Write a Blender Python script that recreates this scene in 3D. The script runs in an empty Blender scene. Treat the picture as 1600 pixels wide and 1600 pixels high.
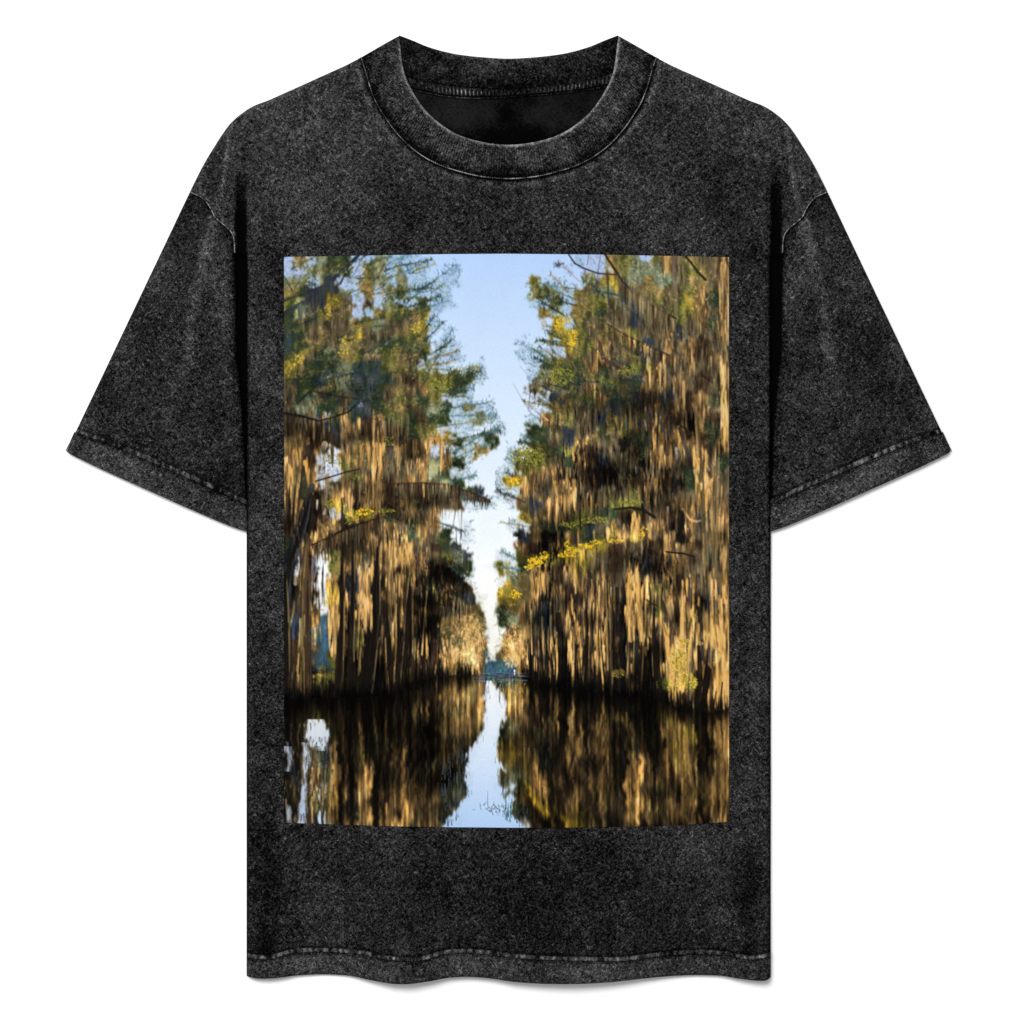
import bpy, math, numpy as np
from mathutils.geometry import delaunay_2d_cdt
from mathutils import Vector
sc = bpy.context.scene
U = 0.0007                                   # metres per photograph pixel
def wx(x): return (np.asarray(x, float)-800)*U
def wy(y): return (800-np.asarray(y, float))*U

# ------------------------------------------------ camera, world, light, exposure
cam = bpy.data.cameras.new('camera'); co = bpy.data.objects.new('camera', cam); sc.collection.objects.link(co)
co.location = (0, 0, 5.0); cam.sensor_width = 36; cam.lens = 36*5.0/(1600*U); cam.clip_end = 100
sc.camera = co
w = bpy.data.worlds.new('World'); sc.world = w; w.use_nodes = True
w.node_tree.nodes['Background'].inputs[0].default_value = (1, 1, 1, 1)
w.node_tree.nodes['Background'].inputs[1].default_value = 0.50
def area(name, loc, size, power, target=(0, 0, 0)):
    l = bpy.data.lights.new(name, 'AREA'); l.shape = 'SQUARE'; l.size = size; l.energy = power
    o = bpy.data.objects.new(name, l); sc.collection.objects.link(o); o.location = loc
    o.rotation_euler = (Vector(target)-Vector(loc)).to_track_quat('-Z', 'Y').to_euler()
area('softbox', (-2.1, 3.2, 4.8), 3.6, 455)
sc.view_settings.view_transform = 'Standard'; sc.view_settings.look = 'None'
sc.view_settings.gamma = 1; sc.view_settings.exposure = 0; sc.view_settings.use_curve_mapping = False
sc.render.engine = 'CYCLES'

# ------------------------------------------------ helpers
rng = np.random.default_rng(5)
def mirror(pts): return [(1589.5-x, y) for x, y in pts]
def resample(pts, n, smooth=True):
    p = np.array(pts, float)
    if smooth and len(p) > 2:                # Catmull-Rom
        q = np.vstack([2*p[0]-p[1], p, 2*p[-1]-p[-2]]); out = []
        for i in range(1, len(q)-2):
            t = np.linspace(0, 1, 12, endpoint=False)[:, None]
            a, b, c, d = q[i-1], q[i], q[i+1], q[i+2]
            out.append(.5*((2*b)+(-a+c)*t+(2*a-5*b+4*c-d)*t**2+(-a+3*b-3*c+d)*t**3))
        p = np.vstack(out+[p[-1:]])
    s = np.r_[0, np.cumsum(np.hypot(*np.diff(p, axis=0).T))]
    u = np.linspace(0, s[-1], n)
    return np.stack([np.interp(u, s, p[:, 0]), np.interp(u, s, p[:, 1])], 1)
def length(pts): p = np.array(pts, float); return np.hypot(*np.diff(p, axis=0).T).sum()
def dist(P, line):
    """distance of points P (n,2) to a polyline and the nearest parameter"""
    best = np.full(len(P), 1e9); par = np.zeros(len(P)); L = 0
    ln = np.array(line, float)
    for a, b in zip(ln[:-1], ln[1:]):
        d = b-a; l = np.hypot(*d)
        t = np.clip(((P-a)@d)/(l*l+1e-9), 0, 1); dd = np.hypot(*(P-a-t[:, None]*d).T)
        m = dd < best; best[m] = dd[m]; par[m] = L+t[m]*l; L += l
    return best, par/L
def n1(s, step, seed):
    g = np.random.default_rng(seed).random(4000)*2-1
    x = np.abs(np.asarray(s, float))/step; i = x.astype(int) % 3990; f = x-np.floor(x); f = f*f*(3-2*f)
    return g[i]*(1-f)+g[i+1]*f
def n2(x, y, sx, sy, seed):
    g = np.random.default_rng(seed).random((120, 120))*2-1
    X = np.abs(x)/sx; Y = np.abs(y)/sy; i = X.astype(int) % 118; j = Y.astype(int) % 118
    f = X-np.floor(X); h = Y-np.floor(Y); f = f*f*(3-2*f); h = h*h*(3-2*h)
    return (g[j, i]*(1-f)+g[j, i+1]*f)*(1-h)+(g[j+1, i]*(1-f)+g[j+1, i+1]*f)*h
def sstep(x, a, b): t = np.clip((x-a)/(b-a), 0, 1); return t*t*(3-2*t)
def mesh_obj(name, co3, faces, mat, parent, wear_and_shade=None, colour=None, thick=0, label=None):
    me = bpy.data.meshes.new(name)
    faces = np.asarray(faces, np.int32); n, k = faces.shape
    me.vertices.add(len(co3)); me.vertices.foreach_set('co', np.asarray(co3, np.float32).ravel())
    me.loops.add(n*k); me.loops.foreach_set('vertex_index', faces.ravel())
    me.polygons.add(n); me.polygons.foreach_set('loop_start', np.arange(0, n*k, k, dtype=np.int32))
    me.polygons.foreach_set('use_smooth', np.ones(n, bool))
    me.update(calc_edges=True); me.validate()
    if wear_and_shade is not None:
        a = me.attributes.new('wear_and_shade', 'FLOAT', 'POINT'); a.data.foreach_set('value', np.asarray(wear_and_shade, np.float32).ravel())
    if colour is not None:
        a = me.attributes.new('ink', 'FLOAT_COLOR', 'POINT')
        c = np.ones((len(co3), 4), np.float32); c[:, :3] = colour; a.data.foreach_set('color', c.ravel())
    me.materials.append(mat)
    o = bpy.data.objects.new(name, me); sc.collection.objects.link(o)
    if parent: o.parent = parent
    if thick:
        m = o.modifiers.new('thickness', 'SOLIDIFY'); m.thickness = thick*U; m.offset = -1
    if label: o['label'] = label
    return o
def panel(name, outline, zf, wf, mat, parent, step=5.0, thick=1.4, seams=()):
    """a cut piece of cloth: exact outline, dense inside, height from zf(points)"""
    op = [tuple(p) for p in outline]; pts = []
    for a, b in zip(op, op[1:]+op[:1]):
        k = max(1, int(np.hypot(b[0]-a[0], b[1]-a[1])/2.5))
        pts += [(a[0]+(b[0]-a[0])*i/k, a[1]+(b[1]-a[1])*i/k) for i in range(k)]
    B = np.array(pts); nb = len(B)
    x0, y0 = B.min(0); x1, y1 = B.max(0)
    gx, gy = np.meshgrid(np.arange(x0, x1, step), np.arange(y0, y1, step*.87))
    gx = gx+np.where((np.arange(gx.shape[0]) % 2)[:, None] == 1, step/2, 0)
    I = np.stack([gx.ravel(), gy.ravel()], 1)
    inside = np.zeros(len(I), bool)
    for a, b in zip(B, np.roll(B, -1, 0)):
        c = ((a[1] > I[:, 1]) != (b[1] > I[:, 1]))
        with np.errstate(divide='ignore', invalid='ignore'):
            c &= I[:, 0] < (b[0]-a[0])*(I[:, 1]-a[1])/(b[1]-a[1])+a[0]
        inside ^= c
    I = I[inside]; d, _ = dist(I, np.vstack([B, B[:1]])); I = I[d > 1.6]
    ring = []                                 # a denser rim where the cloth rolls over
    allp = np.vstack([B, I])
    edges = [(i, (i+1) % nb) for i in range(nb)]
    V, E, F, *_ = delaunay_2d_cdt([Vector(p) for p in allp.tolist()], edges, [], 1, 1e-4)
    P = np.array([tuple(v) for v in V]); F = np.array([f for f in F if len(f) == 3])
    a, b, c = P[F[:, 0]], P[F[:, 1]], P[F[:, 2]]
    cr = (b[:, 0]-a[:, 0])*(c[:, 1]-a[:, 1])-(b[:, 1]-a[:, 1])*(c[:, 0]-a[:, 0])
    F[cr > 0] = F[cr > 0][:, ::-1]            # y is flipped in the world: keep normals up
    co3 = np.stack([wx(P[:, 0]), wy(P[:, 1]), zf(P)*U], 1)
    return mesh_obj(name, co3, F, mat, parent, wear_and_shade=wf(P), thick=thick)
def strip(name, A, B, zf, wf, mat, parent, ds=1.6, nt=12, thick=0, smooth=True):
    """cloth between two curves; zf/wf get (P, s in px, t in 0..1)"""
    n = max(8, int(length(A)/ds)); a = resample(A, n, smooth); b = resample(B, n, smooth)
    t = np.linspace(0, 1, nt); P = (a[:, None]*(1-t[None, :, None])+b[:, None]*t[None, :, None]).reshape(-1, 2)
    s = np.repeat(np.linspace(0, length(A), n), nt); T = np.tile(t, n)
    co3 = np.stack([wx(P[:, 0]), wy(P[:, 1]), zf(P, s, T)*U], 1)
    i = np.arange(n-1)[:, None]*nt+np.arange(nt-1)[None]; i = i.ravel()
    F = np.stack([i, i+1, i+nt+1, i+nt], 1)
    q = co3[F[len(F)//2]]; nz = np.cross(q[1]-q[0], q[2]-q[0])[2]
    if nz < 0: F = F[:, ::-1]
    return mesh_obj(name, co3, F, mat, parent, wear_and_shade=wf(P, s, T), thick=thick)
def offset(pts, d, n=200):
    p = resample(pts, n); t = np.gradient(p, axis=0); t /= np.hypot(*t.T)[:, None]+1e-9
    return p+np.stack([-t[:, 1], t[:, 0]], 1)*d   # +d: to the right of travel on screen is down for left-to-right paths

# ------------------------------------------------ materials
def washed(name, dark=.0032, light=.085, gain=1.0, ribs=0.0):
    m = bpy.data.materials.new(name); m.use_nodes = True; N = m.node_tree.nodes; L = m.node_tree.links
    bs = N['Principled BSDF']; bs.inputs['Roughness'].default_value = .95; bs.inputs['Specular IOR Level'].default_value = .012
    tc = N.new('ShaderNodeTexCoord')
    def noise(scale, detail, rough, stretch=None, rot=0, dist_=0):
        src = tc.outputs['Object']
        if stretch:
            mp = N.new('ShaderNodeMapping'); mp.vector_type = 'TEXTURE'; mp.inputs['Scale'].default_value = stretch; mp.inputs['Rotation'].default_value = (0, 0, rot)
            L.new(src, mp.inputs[0]); src = mp.outputs[0]
        n = N.new('ShaderNodeTexNoise'); n.inputs['Scale'].default_value = scale; n.inputs['Detail'].default_value = detail
        n.inputs['Roughness'].default_value = rough; n.inputs['Distortion'].default_value = dist_; L.new(src, n.inputs[0]); return n.outputs['Fac']
    def math_(op, a, b, clamp=False):
        n = N.new('ShaderNodeMath'); n.operation = op; n.use_clamp = clamp
        for i, v in enumerate((a, b)):
            if isinstance(v, (int, float)): n.inputs[i].default_value = v
            else: L.new(v, n.inputs[i])
        return n.outputs[0]
    g = noise(430, 2, .75, dist_=1.2)                          # grain of the stone wash
    f1 = noise(390, 2, .7, (1, 2.6, 1), .75, 1.2); f2 = noise(390, 2, .7, (1, 2.6, 1), -.85, 1.2)   # lint lying in two directions
    mot = noise(42, 3, .6, dist_=.6); big = noise(9, 3, .6, (1, 1.4, 1), .2)
    v = math_('ADD', math_('MULTIPLY', math_('SUBTRACT', g, .5), 2.5*gain), math_('MULTIPLY', math_('SUBTRACT', math_('MAXIMUM', f1, f2), .56), 2.5*gain))
    v = math_('ADD', v, math_('MULTIPLY', math_('SUBTRACT', mot, .5), .55*gain))
    v = math_('ADD', v, math_('MULTIPLY', math_('SUBTRACT', big, .5), .7))
    at = N.new('ShaderNodeAttribute'); at.attribute_name = 'wear_and_shade'  # cloth fading, plus the painted shade of the underarm folds
    v = math_('ADD', v, at.outputs['Fac']); v = math_('ADD', v, .405)
    rp = N.new('ShaderNodeValToRGB'); L.new(v, rp.inputs[0]); cr = rp.color_ramp
    cr.elements[0].position = 0; cr.elements[0].color = (.0009, .0009, .001, 1)
    cr.elements[1].position = 1.0; cr.elements[1].color = (light, light, light*1.01, 1)
    for p_, c_ in ((.10, dark*1.3), (.30, .011), (.5, .020), (.75, .046)):
        e = cr.elements.new(p_); e.color = (c_, c_, c_*1.01, 1)
    # threads so worn that they are nearly white
    hi = N.new('ShaderNodeMapRange'); L.new(v, hi.inputs[0]); hi.inputs[1].default_value = 1.0; hi.inputs[2].default_value = 2.0
    mx = N.new('ShaderNodeMix'); mx.data_type = 'RGBA'; L.new(hi.outputs[0], mx.inputs[0]); L.new(rp.outputs[0], mx.inputs[6]); mx.inputs[7].default_value = (.34, .34, .34, 1)
    L.new(mx.outputs[2], bs.inputs['Base Color'])
    bp = N.new('ShaderNodeBump'); bp.inputs['Strength'].default_value = .35; bp.inputs['Distance'].default_value = .0006
    L.new(g, bp.inputs['Height']); L.new(bp.outputs[0], bs.inputs['Normal'])
    return m
M_cloth = washed('washed_black_cotton')
M_rib = washed('washed_rib_knit')
M_seam = washed('washed_seam_cotton', gain=.85)
M_in = washed('unfaded_inside_cotton', .0032, .03, .22)
def simple(name, col, rough, bump=0):
    m = bpy.data.materials.new(name); m.use_nodes = True; b = m.node_tree.nodes['Principled BSDF']
    b.inputs['Base Color'].default_value = (*col, 1); b.inputs['Roughness'].default_value = rough; b.inputs['Specular IOR Level'].default_value = .1
    return m
M_floor = bpy.data.materials.new('white_paper'); M_floor.use_nodes = True
_n = M_floor.node_tree.nodes; _l = M_floor.node_tree.links; _b = _n['Principled BSDF']
_b.inputs['Roughness'].default_value = .9; _b.inputs['Specular IOR Level'].default_value = .1
_t = _n.new('ShaderNodeTexNoise'); _t.inputs['Scale'].default_value = 30
_r = _n.new('ShaderNodeValToRGB'); _r.color_ramp.elements[0].color = (.90, .90, .90, 1); _r.color_ramp.elements[1].color = (.92, .92, .92, 1)
_l.new(_t.outputs['Fac'], _r.inputs[0]); _l.new(_r.outputs[0], _b.inputs['Base Color'])
M_print = bpy.data.materials.new('printed_ink'); M_print.use_nodes = True
_n = M_print.node_tree.nodes; _l = M_print.node_tree.links; _b = _n['Principled BSDF']
_b.inputs['Roughness'].default_value = .8; _b.inputs['Specular IOR Level'].default_value = .01
_a = _n.new('ShaderNodeAttribute'); _a.attribute_name = 'ink'; _l.new(_a.outputs['Color'], _b.inputs['Base Color'])
_t = _n.new('ShaderNodeTexNoise'); _t.inputs['Scale'].default_value = 900; _tc = _n.new('ShaderNodeTexCoord'); _l.new(_tc.outputs['Object'], _t.inputs[0])
_p = _n.new('ShaderNodeBump'); _p.inputs['Strength'].default_value = .12; _p.inputs['Distance'].default_value = .0003
_l.new(_t.outputs['Fac'], _p.inputs['Height']); _l.new(_p.outputs[0], _b.inputs['Normal'])

# ------------------------------------------------ setting
fl = mesh_obj('floor', [(-6, -6, 0), (6, -6, 0), (6, 6, 0), (-6, 6, 0)], [(0, 1, 2, 3)], M_floor, None); fl['kind'] = 'structure'
import numpy as np
def paint_print():
    """The printed picture: mossy cypress trees on both sides of a still channel. sRGB 0..1, px = photo px, origin (444,396)."""
    X0, Y0, W, H, HU = 444, 396, 696, 900, 724
    rng = np.random.default_rng(11)
    MAPS = [[
"lolegglbeb lleegglGeb eeleslboeb ogsssebole Gessymlmbe gesymmlboG gmmmmmoGem sgmommymmm sgommyomgg gymggoGmmG",
"bb ebb..b ebb.bb gbbbb bbgbb goGb mmyb oGG.b ggG.bb omgbbb",
"......bllo .......llo ..G....emy ..Ggbbomee ..bbgboGGm ...obboGgm ....ybGmmm ....yyGmoo .b..lyGGMm .bbblMGmMm",
"GelGMmommM GeeeMmGomM meoeemoomM smoommGMgM esmGmGyMgM msmmmGGMmM msmmgGmMgM oGmmMsmmmM mosmMmMdmm omssMmMdMm"],[
"yogggesssG Gggssessss mggsGegsgm mgemgmssgm meeggmssgG dmmlgMsdMg dmddsMMdMd oMdmdmmoMd MMdMwMoMMm MMdwlGMoMm",
"omlbb.bb mdGGGggb omMGGgb GmgGlbb odmegbebb Ggdggbbeb dgGGlbb..b ddoMogbbg MdMllbbo mmMeMgb",
"..bgGGgMdm ..beGggMgm ..lMoGmMgg ...bsmGGMg ...boommms ..bMoGmmso ..ggmsmmgo .bgglsMomm b.GGgGMdmm bGGGmgMdsm",
"mGGMmmMmmM msMMmMmdmM mgMMmMmdmM ssddsMdMgm mmlMdMdMmM omlMddkMdM GdlMdMkMgM kggMdMMdgM mdgMdlmMmM mmkMMldMmg"],[
"MMMllommMm MgMlmMmMMd MgkmMMdMMd dMkmyMkMMk mMkdlGyyMg dwkMMkddmM mkMMddkMdM gwMdkdmMmM swdwGdMmMM swdwGMMmdM",
"mmMegbb..b MMomeg...b mddmmdgs.b Mommmmlbb dMmM mgMMb.b MgMmg.b MMmdgs MdMmGes..b ddMkkggbbG",
"bGMMMmddkk yMMmMMmdkk bMMmMMmmmm lmsMMMdMmG .ymMMdGGgg blogggGsmM .sMkkMmgmy .MdkMyoyyd bGdyGyyomd bgyMdMyomd",
"mklmdmgMmm mdMMdkgMMm mGMmmmmMMm GGmmdMMdMM dddddkMsMM mMmMdkMmMM MyMmMkMmMM dmkdMmMdmM dmsdMMdmgM mMsdMMmmdM"],[
"kMdwMksMkM kmdlyksMkM kmmlyMsMkM dsMlMkdMkd ssMtMkdMkm ssMtMkGkkM ddMtMkGkkM dddtMkkdkM ddmtGkkkkd mMkGGkkkkk",
"MMkkkkb..l MdmgMmd..y MdkkMmsg.y MkMmmmMobg MMkkoMoobg kmkkoMMob dmMdmgMMbo dmMdMMHMbo ddddMHHMtt kMdkmHdMtt",
"eoHMkmMmMm yoHkMdMdMm yoMkmddMMM oMmsmMMmMM eMgsdMMdMm MommkmMmMd MMdmMkMGdM HMmdMkMdMd tMdmMkMdMd tMMkMkMmdG",
"mHHmMdMmMM dHHGMdMmsM sMHmMdMksM kMmGMdHksM kMMMmdGHmM kMMmMdMHoM kmMddHMHmH kmdkkHHMsH kMdkkHHMkH omddgHyMkH"],[
"dMdGkkkkkk ddddkkkkkk kkkkkkkkkk kkkkkkkkkk","mMMdMHMMtt kkkkkkkkkk kkkkkkkkkk kkkkkkkkkk",
"MdkMkMkkdG kkkkkkkkkk kkkkkkkkkk kkkkkkkkkk","kMkkGHyMkM kkkkkHMkHM kkkkkkkkHM kkkkkkkkkk"]]
    PAL = {
     'b':[(84,118,138),(112,146,160),(66,94,100),(118,146,118),(90,112,140)],
     'l':[(150,165,200),(106,112,134),(170,150,138),(92,96,100),(128,140,172)],
     'e':[(98,106,80),(140,144,110),(70,80,56),(124,130,130),(156,150,110)],
     'g':[(46,58,44),(62,72,42),(36,46,42),(86,92,50),(54,60,56)],
     'G':[(100,98,50),(128,120,66),(72,76,42),(152,140,84),(56,58,38)],
     'y':[(140,126,56),(200,170,62),(112,102,46),(78,78,42),(226,198,96),(128,116,60)],
     'o':[(128,108,66),(160,134,84),(90,80,54),(108,102,60),(190,162,112),(70,66,44)],
     'm':[(96,86,62),(122,108,80),(72,64,46),(150,132,98),(46,42,36)],
     'M':[(156,126,78),(196,158,100),(124,98,58),(76,60,38),(222,184,124),(98,78,48),(50,42,32)],
     'H':[(224,184,114),(242,206,140),(190,150,84),(140,108,56),(232,192,124)],
     'd':[(52,42,34),(66,54,42),(38,32,28),(86,68,48),(106,82,56)],
     'k':[(25,22,20),(33,28,24),(20,20,21),(44,36,28),(29,29,30)],
     's':[(48,54,64),(62,66,72),(38,44,52),(78,76,74),(56,66,78)],
     'n':[(42,54,54),(58,72,64),(34,44,46),(80,90,74),(62,70,84),(50,62,50)],
     't':[(56,84,102),(68,98,108),(46,70,86),(58,80,64),(64,86,112)],
     'w':[(240,246,252)], '.':[(0,0,0)]}
    grid = []
    for band in MAPS:
        cols = [c.split() for c in band]
        for r in range(len(cols[0])):
            grid.append(''.join((c[r] if r < len(c) else '').ljust(10, '.')[:10] for c in cols))
    NR = len(grid)
    codes = {c:i for i, c in enumerate(PAL)}
    G = np.array([[codes[c] for c in row] for row in grid])
    keys = list(PAL)
    sub = G[6:16, 0:10]; sub[sub == codes['s']] = codes['n']      # the shade in the upper left crown is needles, not moss
    sub = G[10:21, 20:40]; sub[(sub == codes['l']) | (sub == codes['w'])] = codes['m']
    def noise(h, w, sy, sx, octs=3):
        out = np.zeros((h, w)); amp = 1.0; tot = 0
        for o in range(octs):
            gy, gx = int(h/sy)+3, int(w/sx)+3
            g = rng.random((gy, gx))
            yy = np.arange(h)/sy; xx = np.arange(w)/sx
            iy = yy.astype(int); ix = xx.astype(int)
            fy = (yy-iy)[:, None]; fx = (xx-ix)[None]
            fy = fy*fy*(3-2*fy); fx = fx*fx*(3-2*fx)
            a = g[iy][:, ix]; b = g[iy][:, ix+1]; c = g[iy+1][:, ix]; d = g[iy+1][:, ix+1]
            out += amp*((a*(1-fx)+b*fx)*(1-fy)+(c*(1-fx)+d*fx)*fy); tot += amp
            amp *= .6; sy = max(sy/2, 1); sx = max(sx/2, 1)
        return out/tot
    def blur(a, ry, rx):
        for ax, r in ((0, ry), (1, rx)):
            if r <= 0: continue
            n = int(3*r)+1; k = np.exp(-.5*(np.arange(-n, n+1)/r)**2); k /= k.sum()
            p = np.pad(a, [(n, n) if i == ax else (0, 0) for i in range(a.ndim)], mode='edge')
            out = np.zeros_like(a)
            for i, kv in enumerate(k):
                out += kv*(p[i:i+a.shape[0]] if ax == 0 else p[:, i:i+a.shape[1]])
            a = out
        return a
    # sky
    ys = np.arange(HU)+Y0
    sk = np.stack([np.interp(ys, [396, 560, 700, 800, 950], c) for c in
                   ([178, 202, 220, 236, 253], [205, 223, 235, 246, 254], [244, 248, 251, 253, 253])], 1)
    img = np.repeat(sk[:, None, :], W, 1).astype(float)
    # class map, warped so that no cell edge shows
    wy = (noise(HU, W, 14, 14)-.5)*26+(noise(HU, W, 4, 4)-.5)*15; wx = (noise(HU, W, 14, 9)-.5)*22+(noise(HU, W, 4, 4)-.5)*15
    yy, xx = np.mgrid[0:HU, 0:W]
    gy = np.clip(((yy+wy-2)/16.6).astype(int), 0, NR-1); gx = np.clip(((xx+wx)/17.4).astype(int), 0, 39)
    cls = G[gy, gx]
    light = noise(HU, W, 22, 7, 3)
    light = (light-light.mean())/light.std()
    base = img.copy()
    for c, i in codes.items():
        m = cls == i
        if c in '.w': continue
        p = np.array(PAL[c], float); p = p[np.argsort(p.sum(1))]
        t = np.clip(.45+.22*light, 0, .999)*(len(p)-1)
        lo = p[t.astype(int)]; hi = p[np.minimum(t.astype(int)+1, len(p)-1)]; f = (t-t.astype(int))[..., None]
        col = (lo*(1-f)+hi*f)*.92
        if c in 'bl': col = img*.84+col*.16
        base[m] = col[m]
    img = blur(base, 1.6, 1.1)
    def stroke(x0, y0, x1, y1, w0, w1, col, a=1.0, soft=False):
        m = max(w0, w1)*(1.8 if soft else 1)+1.2
        xa = int(max(0, min(x0, x1)-m)); xb = int(min(W, max(x0, x1)+m+2))
        ya = int(max(0, min(y0, y1)-m)); yb = int(min(img.shape[0], max(y0, y1)+m+2))
        if xb <= xa or yb <= ya: return
        X = np.arange(xa, xb)[None]-x0; Y = np.arange(ya, yb)[:, None]-y0
        dx, dy = x1-x0, y1-y0; L = dx*dx+dy*dy+1e-6
        t = np.clip((X*dx+Y*dy)/L, 0, 1)
        d = np.hypot(X-t*dx, Y-t*dy)
        al = ((np.exp(-(d/(.8*(w0+(w1-w0)*t)+.4))**2) if soft else np.clip(((w0+(w1-w0)*t)-d)/1.1+.5, 0, 1))*a)[..., None]
        r = img[ya:yb, xa:xb]; r += (np.array(col, float)-r)*al
    def pick(c, x, y, sh=0):
        p = np.array(PAL[c], float); p = p[np.argsort(p.sum(1))]
        k = .45+.2*light[min(HU-1, max(0, int(y))), min(W-1, max(0, int(x)))]+rng.normal(0, .3)+sh
        col = p[int(np.clip(k, 0, .999)*len(p))]
        return np.clip(col*(1+rng.normal(0, .09))+rng.normal(0, 3, 3), 8, 255)
    LEAF = 'blegGyotn'
    def scatter(n, scale=1.0, y0=0, y1=HU, only=None):
        px = rng.random(n)*W; py = y0+rng.random(n)*(y1-y0)
        for x, y in zip(px, py):
            c = keys[cls[int(y), int(x)]]
            if c in '.w' or (only and c not in only): continue
            if c in 'bl':
                if rng.random() < .35: continue
            if c in LEAF:
                ang = rng.normal(-.45 if x < 330 else -2.65, .6); L = rng.uniform(1.5, 7)*scale
                w = rng.uniform(.3, .85)*scale
                stroke(x, y, x+L*np.cos(ang), y+L*np.sin(ang), w, .3, pick(c, x, y), rng.uniform(.5, .95))
            else:
                L = rng.gamma(2.2, 6)*scale*(1.25 if y > 300 else .9); w = rng.uniform(.3, 1.15)*scale
                sl = rng.normal(0, .05)
                cc = pick(c, x, y); aa = rng.uniform(.4, .9)
                stroke(x, y-L*.4, x, y, .1, w, cc, aa); stroke(x, y, x+L*sl, y+L*.7, w, .2, cc, aa)
    scatter(9000, 1.3)
    # drifts of leaf colour, so that foliage is broken everywhere
    for i in range(1500):
        x = rng.random()*W; y = rng.random()*330; c = keys[cls[int(y), int(x)]]
        if c not in 'egGyo': continue
        leaves_c = rng.choice(list('gGemo')); 
        for k in range(9):
            X = x+rng.normal(0, 5); Y = y+rng.normal(0, 3); A = rng.normal(-.4 if x < 330 else -2.7, .5); L = rng.uniform(1.5, 5)
            stroke(X, Y, X+L*np.cos(A), Y+L*np.sin(A), rng.uniform(.4, .9), .2, pick(leaves_c, X, Y), .7)
    scatter(26000, .8, 0, 420, 'egGyobln')
    # ---- features; coordinates are photo px
    def P(pts, w0, w1, col, a=1.0, jit=0.0):
        pts = [(x-X0, y-Y0) for x, y in pts]; n = len(pts)-1
        for i in range(n):
            (xa, ya), (xb, yb) = pts[i], pts[i+1]
            stroke(xa, ya, xb, yb, w0+(w1-w0)*i/n, w0+(w1-w0)*(i+1)/n, col, a)
    def moss(x, y, L, w, bright, a=.9, pal=None):
        """one hanging tassel"""
        x -= X0; y -= Y0
        c = pal or {0: 'd', 1: 'm', 2: 'M', 3: 'H'}[bright]
        n = int(4+w*2.6)
        p_ = np.array(PAL[c], float).mean(0)*rng.uniform(.8, 1.12); p_ = p_*(1+.1*np.clip(light[min(HU-1, max(0, int(y))), min(W-1, max(0, int(x)))], -1, 1))
        stroke(x, y-.12*L, x+rng.normal(0, .5), y+.3*L, .3, w*.7, p_, .4*a, True); stroke(x, y+.1*L, x+rng.normal(0, .7), y+.9*L, w*.7, .2, p_, .5*a, True)
        for i in range(n):
            ox = rng.normal(0, w*.45); l = L*rng.uniform(.45, 1)*(1-.3*abs(ox)/w)
            xm = x+ox*.85; ya = y-rng.uniform(0, .14)*L; ym = ya+.3*l; ww = rng.uniform(.35, .95); cc = pick(c, x, y, .08)
            stroke(x+ox, ya, xm, ym, .1, ww, cc, a*.8)
            stroke(xm, ym, x+ox*.5+rng.normal(0, .8), y+l, ww, .2, cc, a)
    def leaves(x, y, rx, ry, c, n, ang=None, s=1.0):
        for i in range(n):
            r = np.sqrt(rng.random()); th = rng.uniform(0, 6.283)
            X = x-X0+rx*r*np.cos(th); Y = y-Y0+ry*r*np.sin(th)
            A = rng.uniform(0, 6.283) if ang is None else rng.normal(ang, .6)
            L = rng.uniform(1.5, 5)*s
            stroke(X, Y, X+L*np.cos(A), Y+L*np.sin(A), rng.uniform(.4, 1.1)*s, .3, pick(c, X, Y), rng.uniform(.5, .95))
    def plume(x0, y0, x1, y1, w, c, n, up=-1.2, base=0.3):
        """a feathery branch with short needle twigs"""
        P([(x0, y0), (x1, y1)], 1.0, .4, PAL[c][2], .8)
        A = np.arctan2(y1-y0, x1-x0)
        for i in range(n):
            t = base+(1-base)*rng.random(); s = 1-.5*t
            X = x0+(x1-x0)*t; Y = y0+(y1-y0)*t
            off = rng.choice([-1, 1]); a = A+off*rng.uniform(.3, 1.3); q = w*s*abs(rng.normal(0, .55)); L = rng.uniform(2, 5)
            if rng.random() < .18: q, L = 0, w*s*rng.uniform(.5, 1.0)
            X += q*np.cos(a); Y += q*np.sin(a); a += rng.normal(0, .6)
            stroke(X-X0, Y-Y0, X-X0+L*np.cos(a), Y-Y0+L*np.sin(a), rng.uniform(.4, 1.0), .2, pick(c, X-X0, Y-Y0), rng.uniform(.35, .85))
    D = (40, 34, 32); DB = (44, 50, 62)
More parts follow.
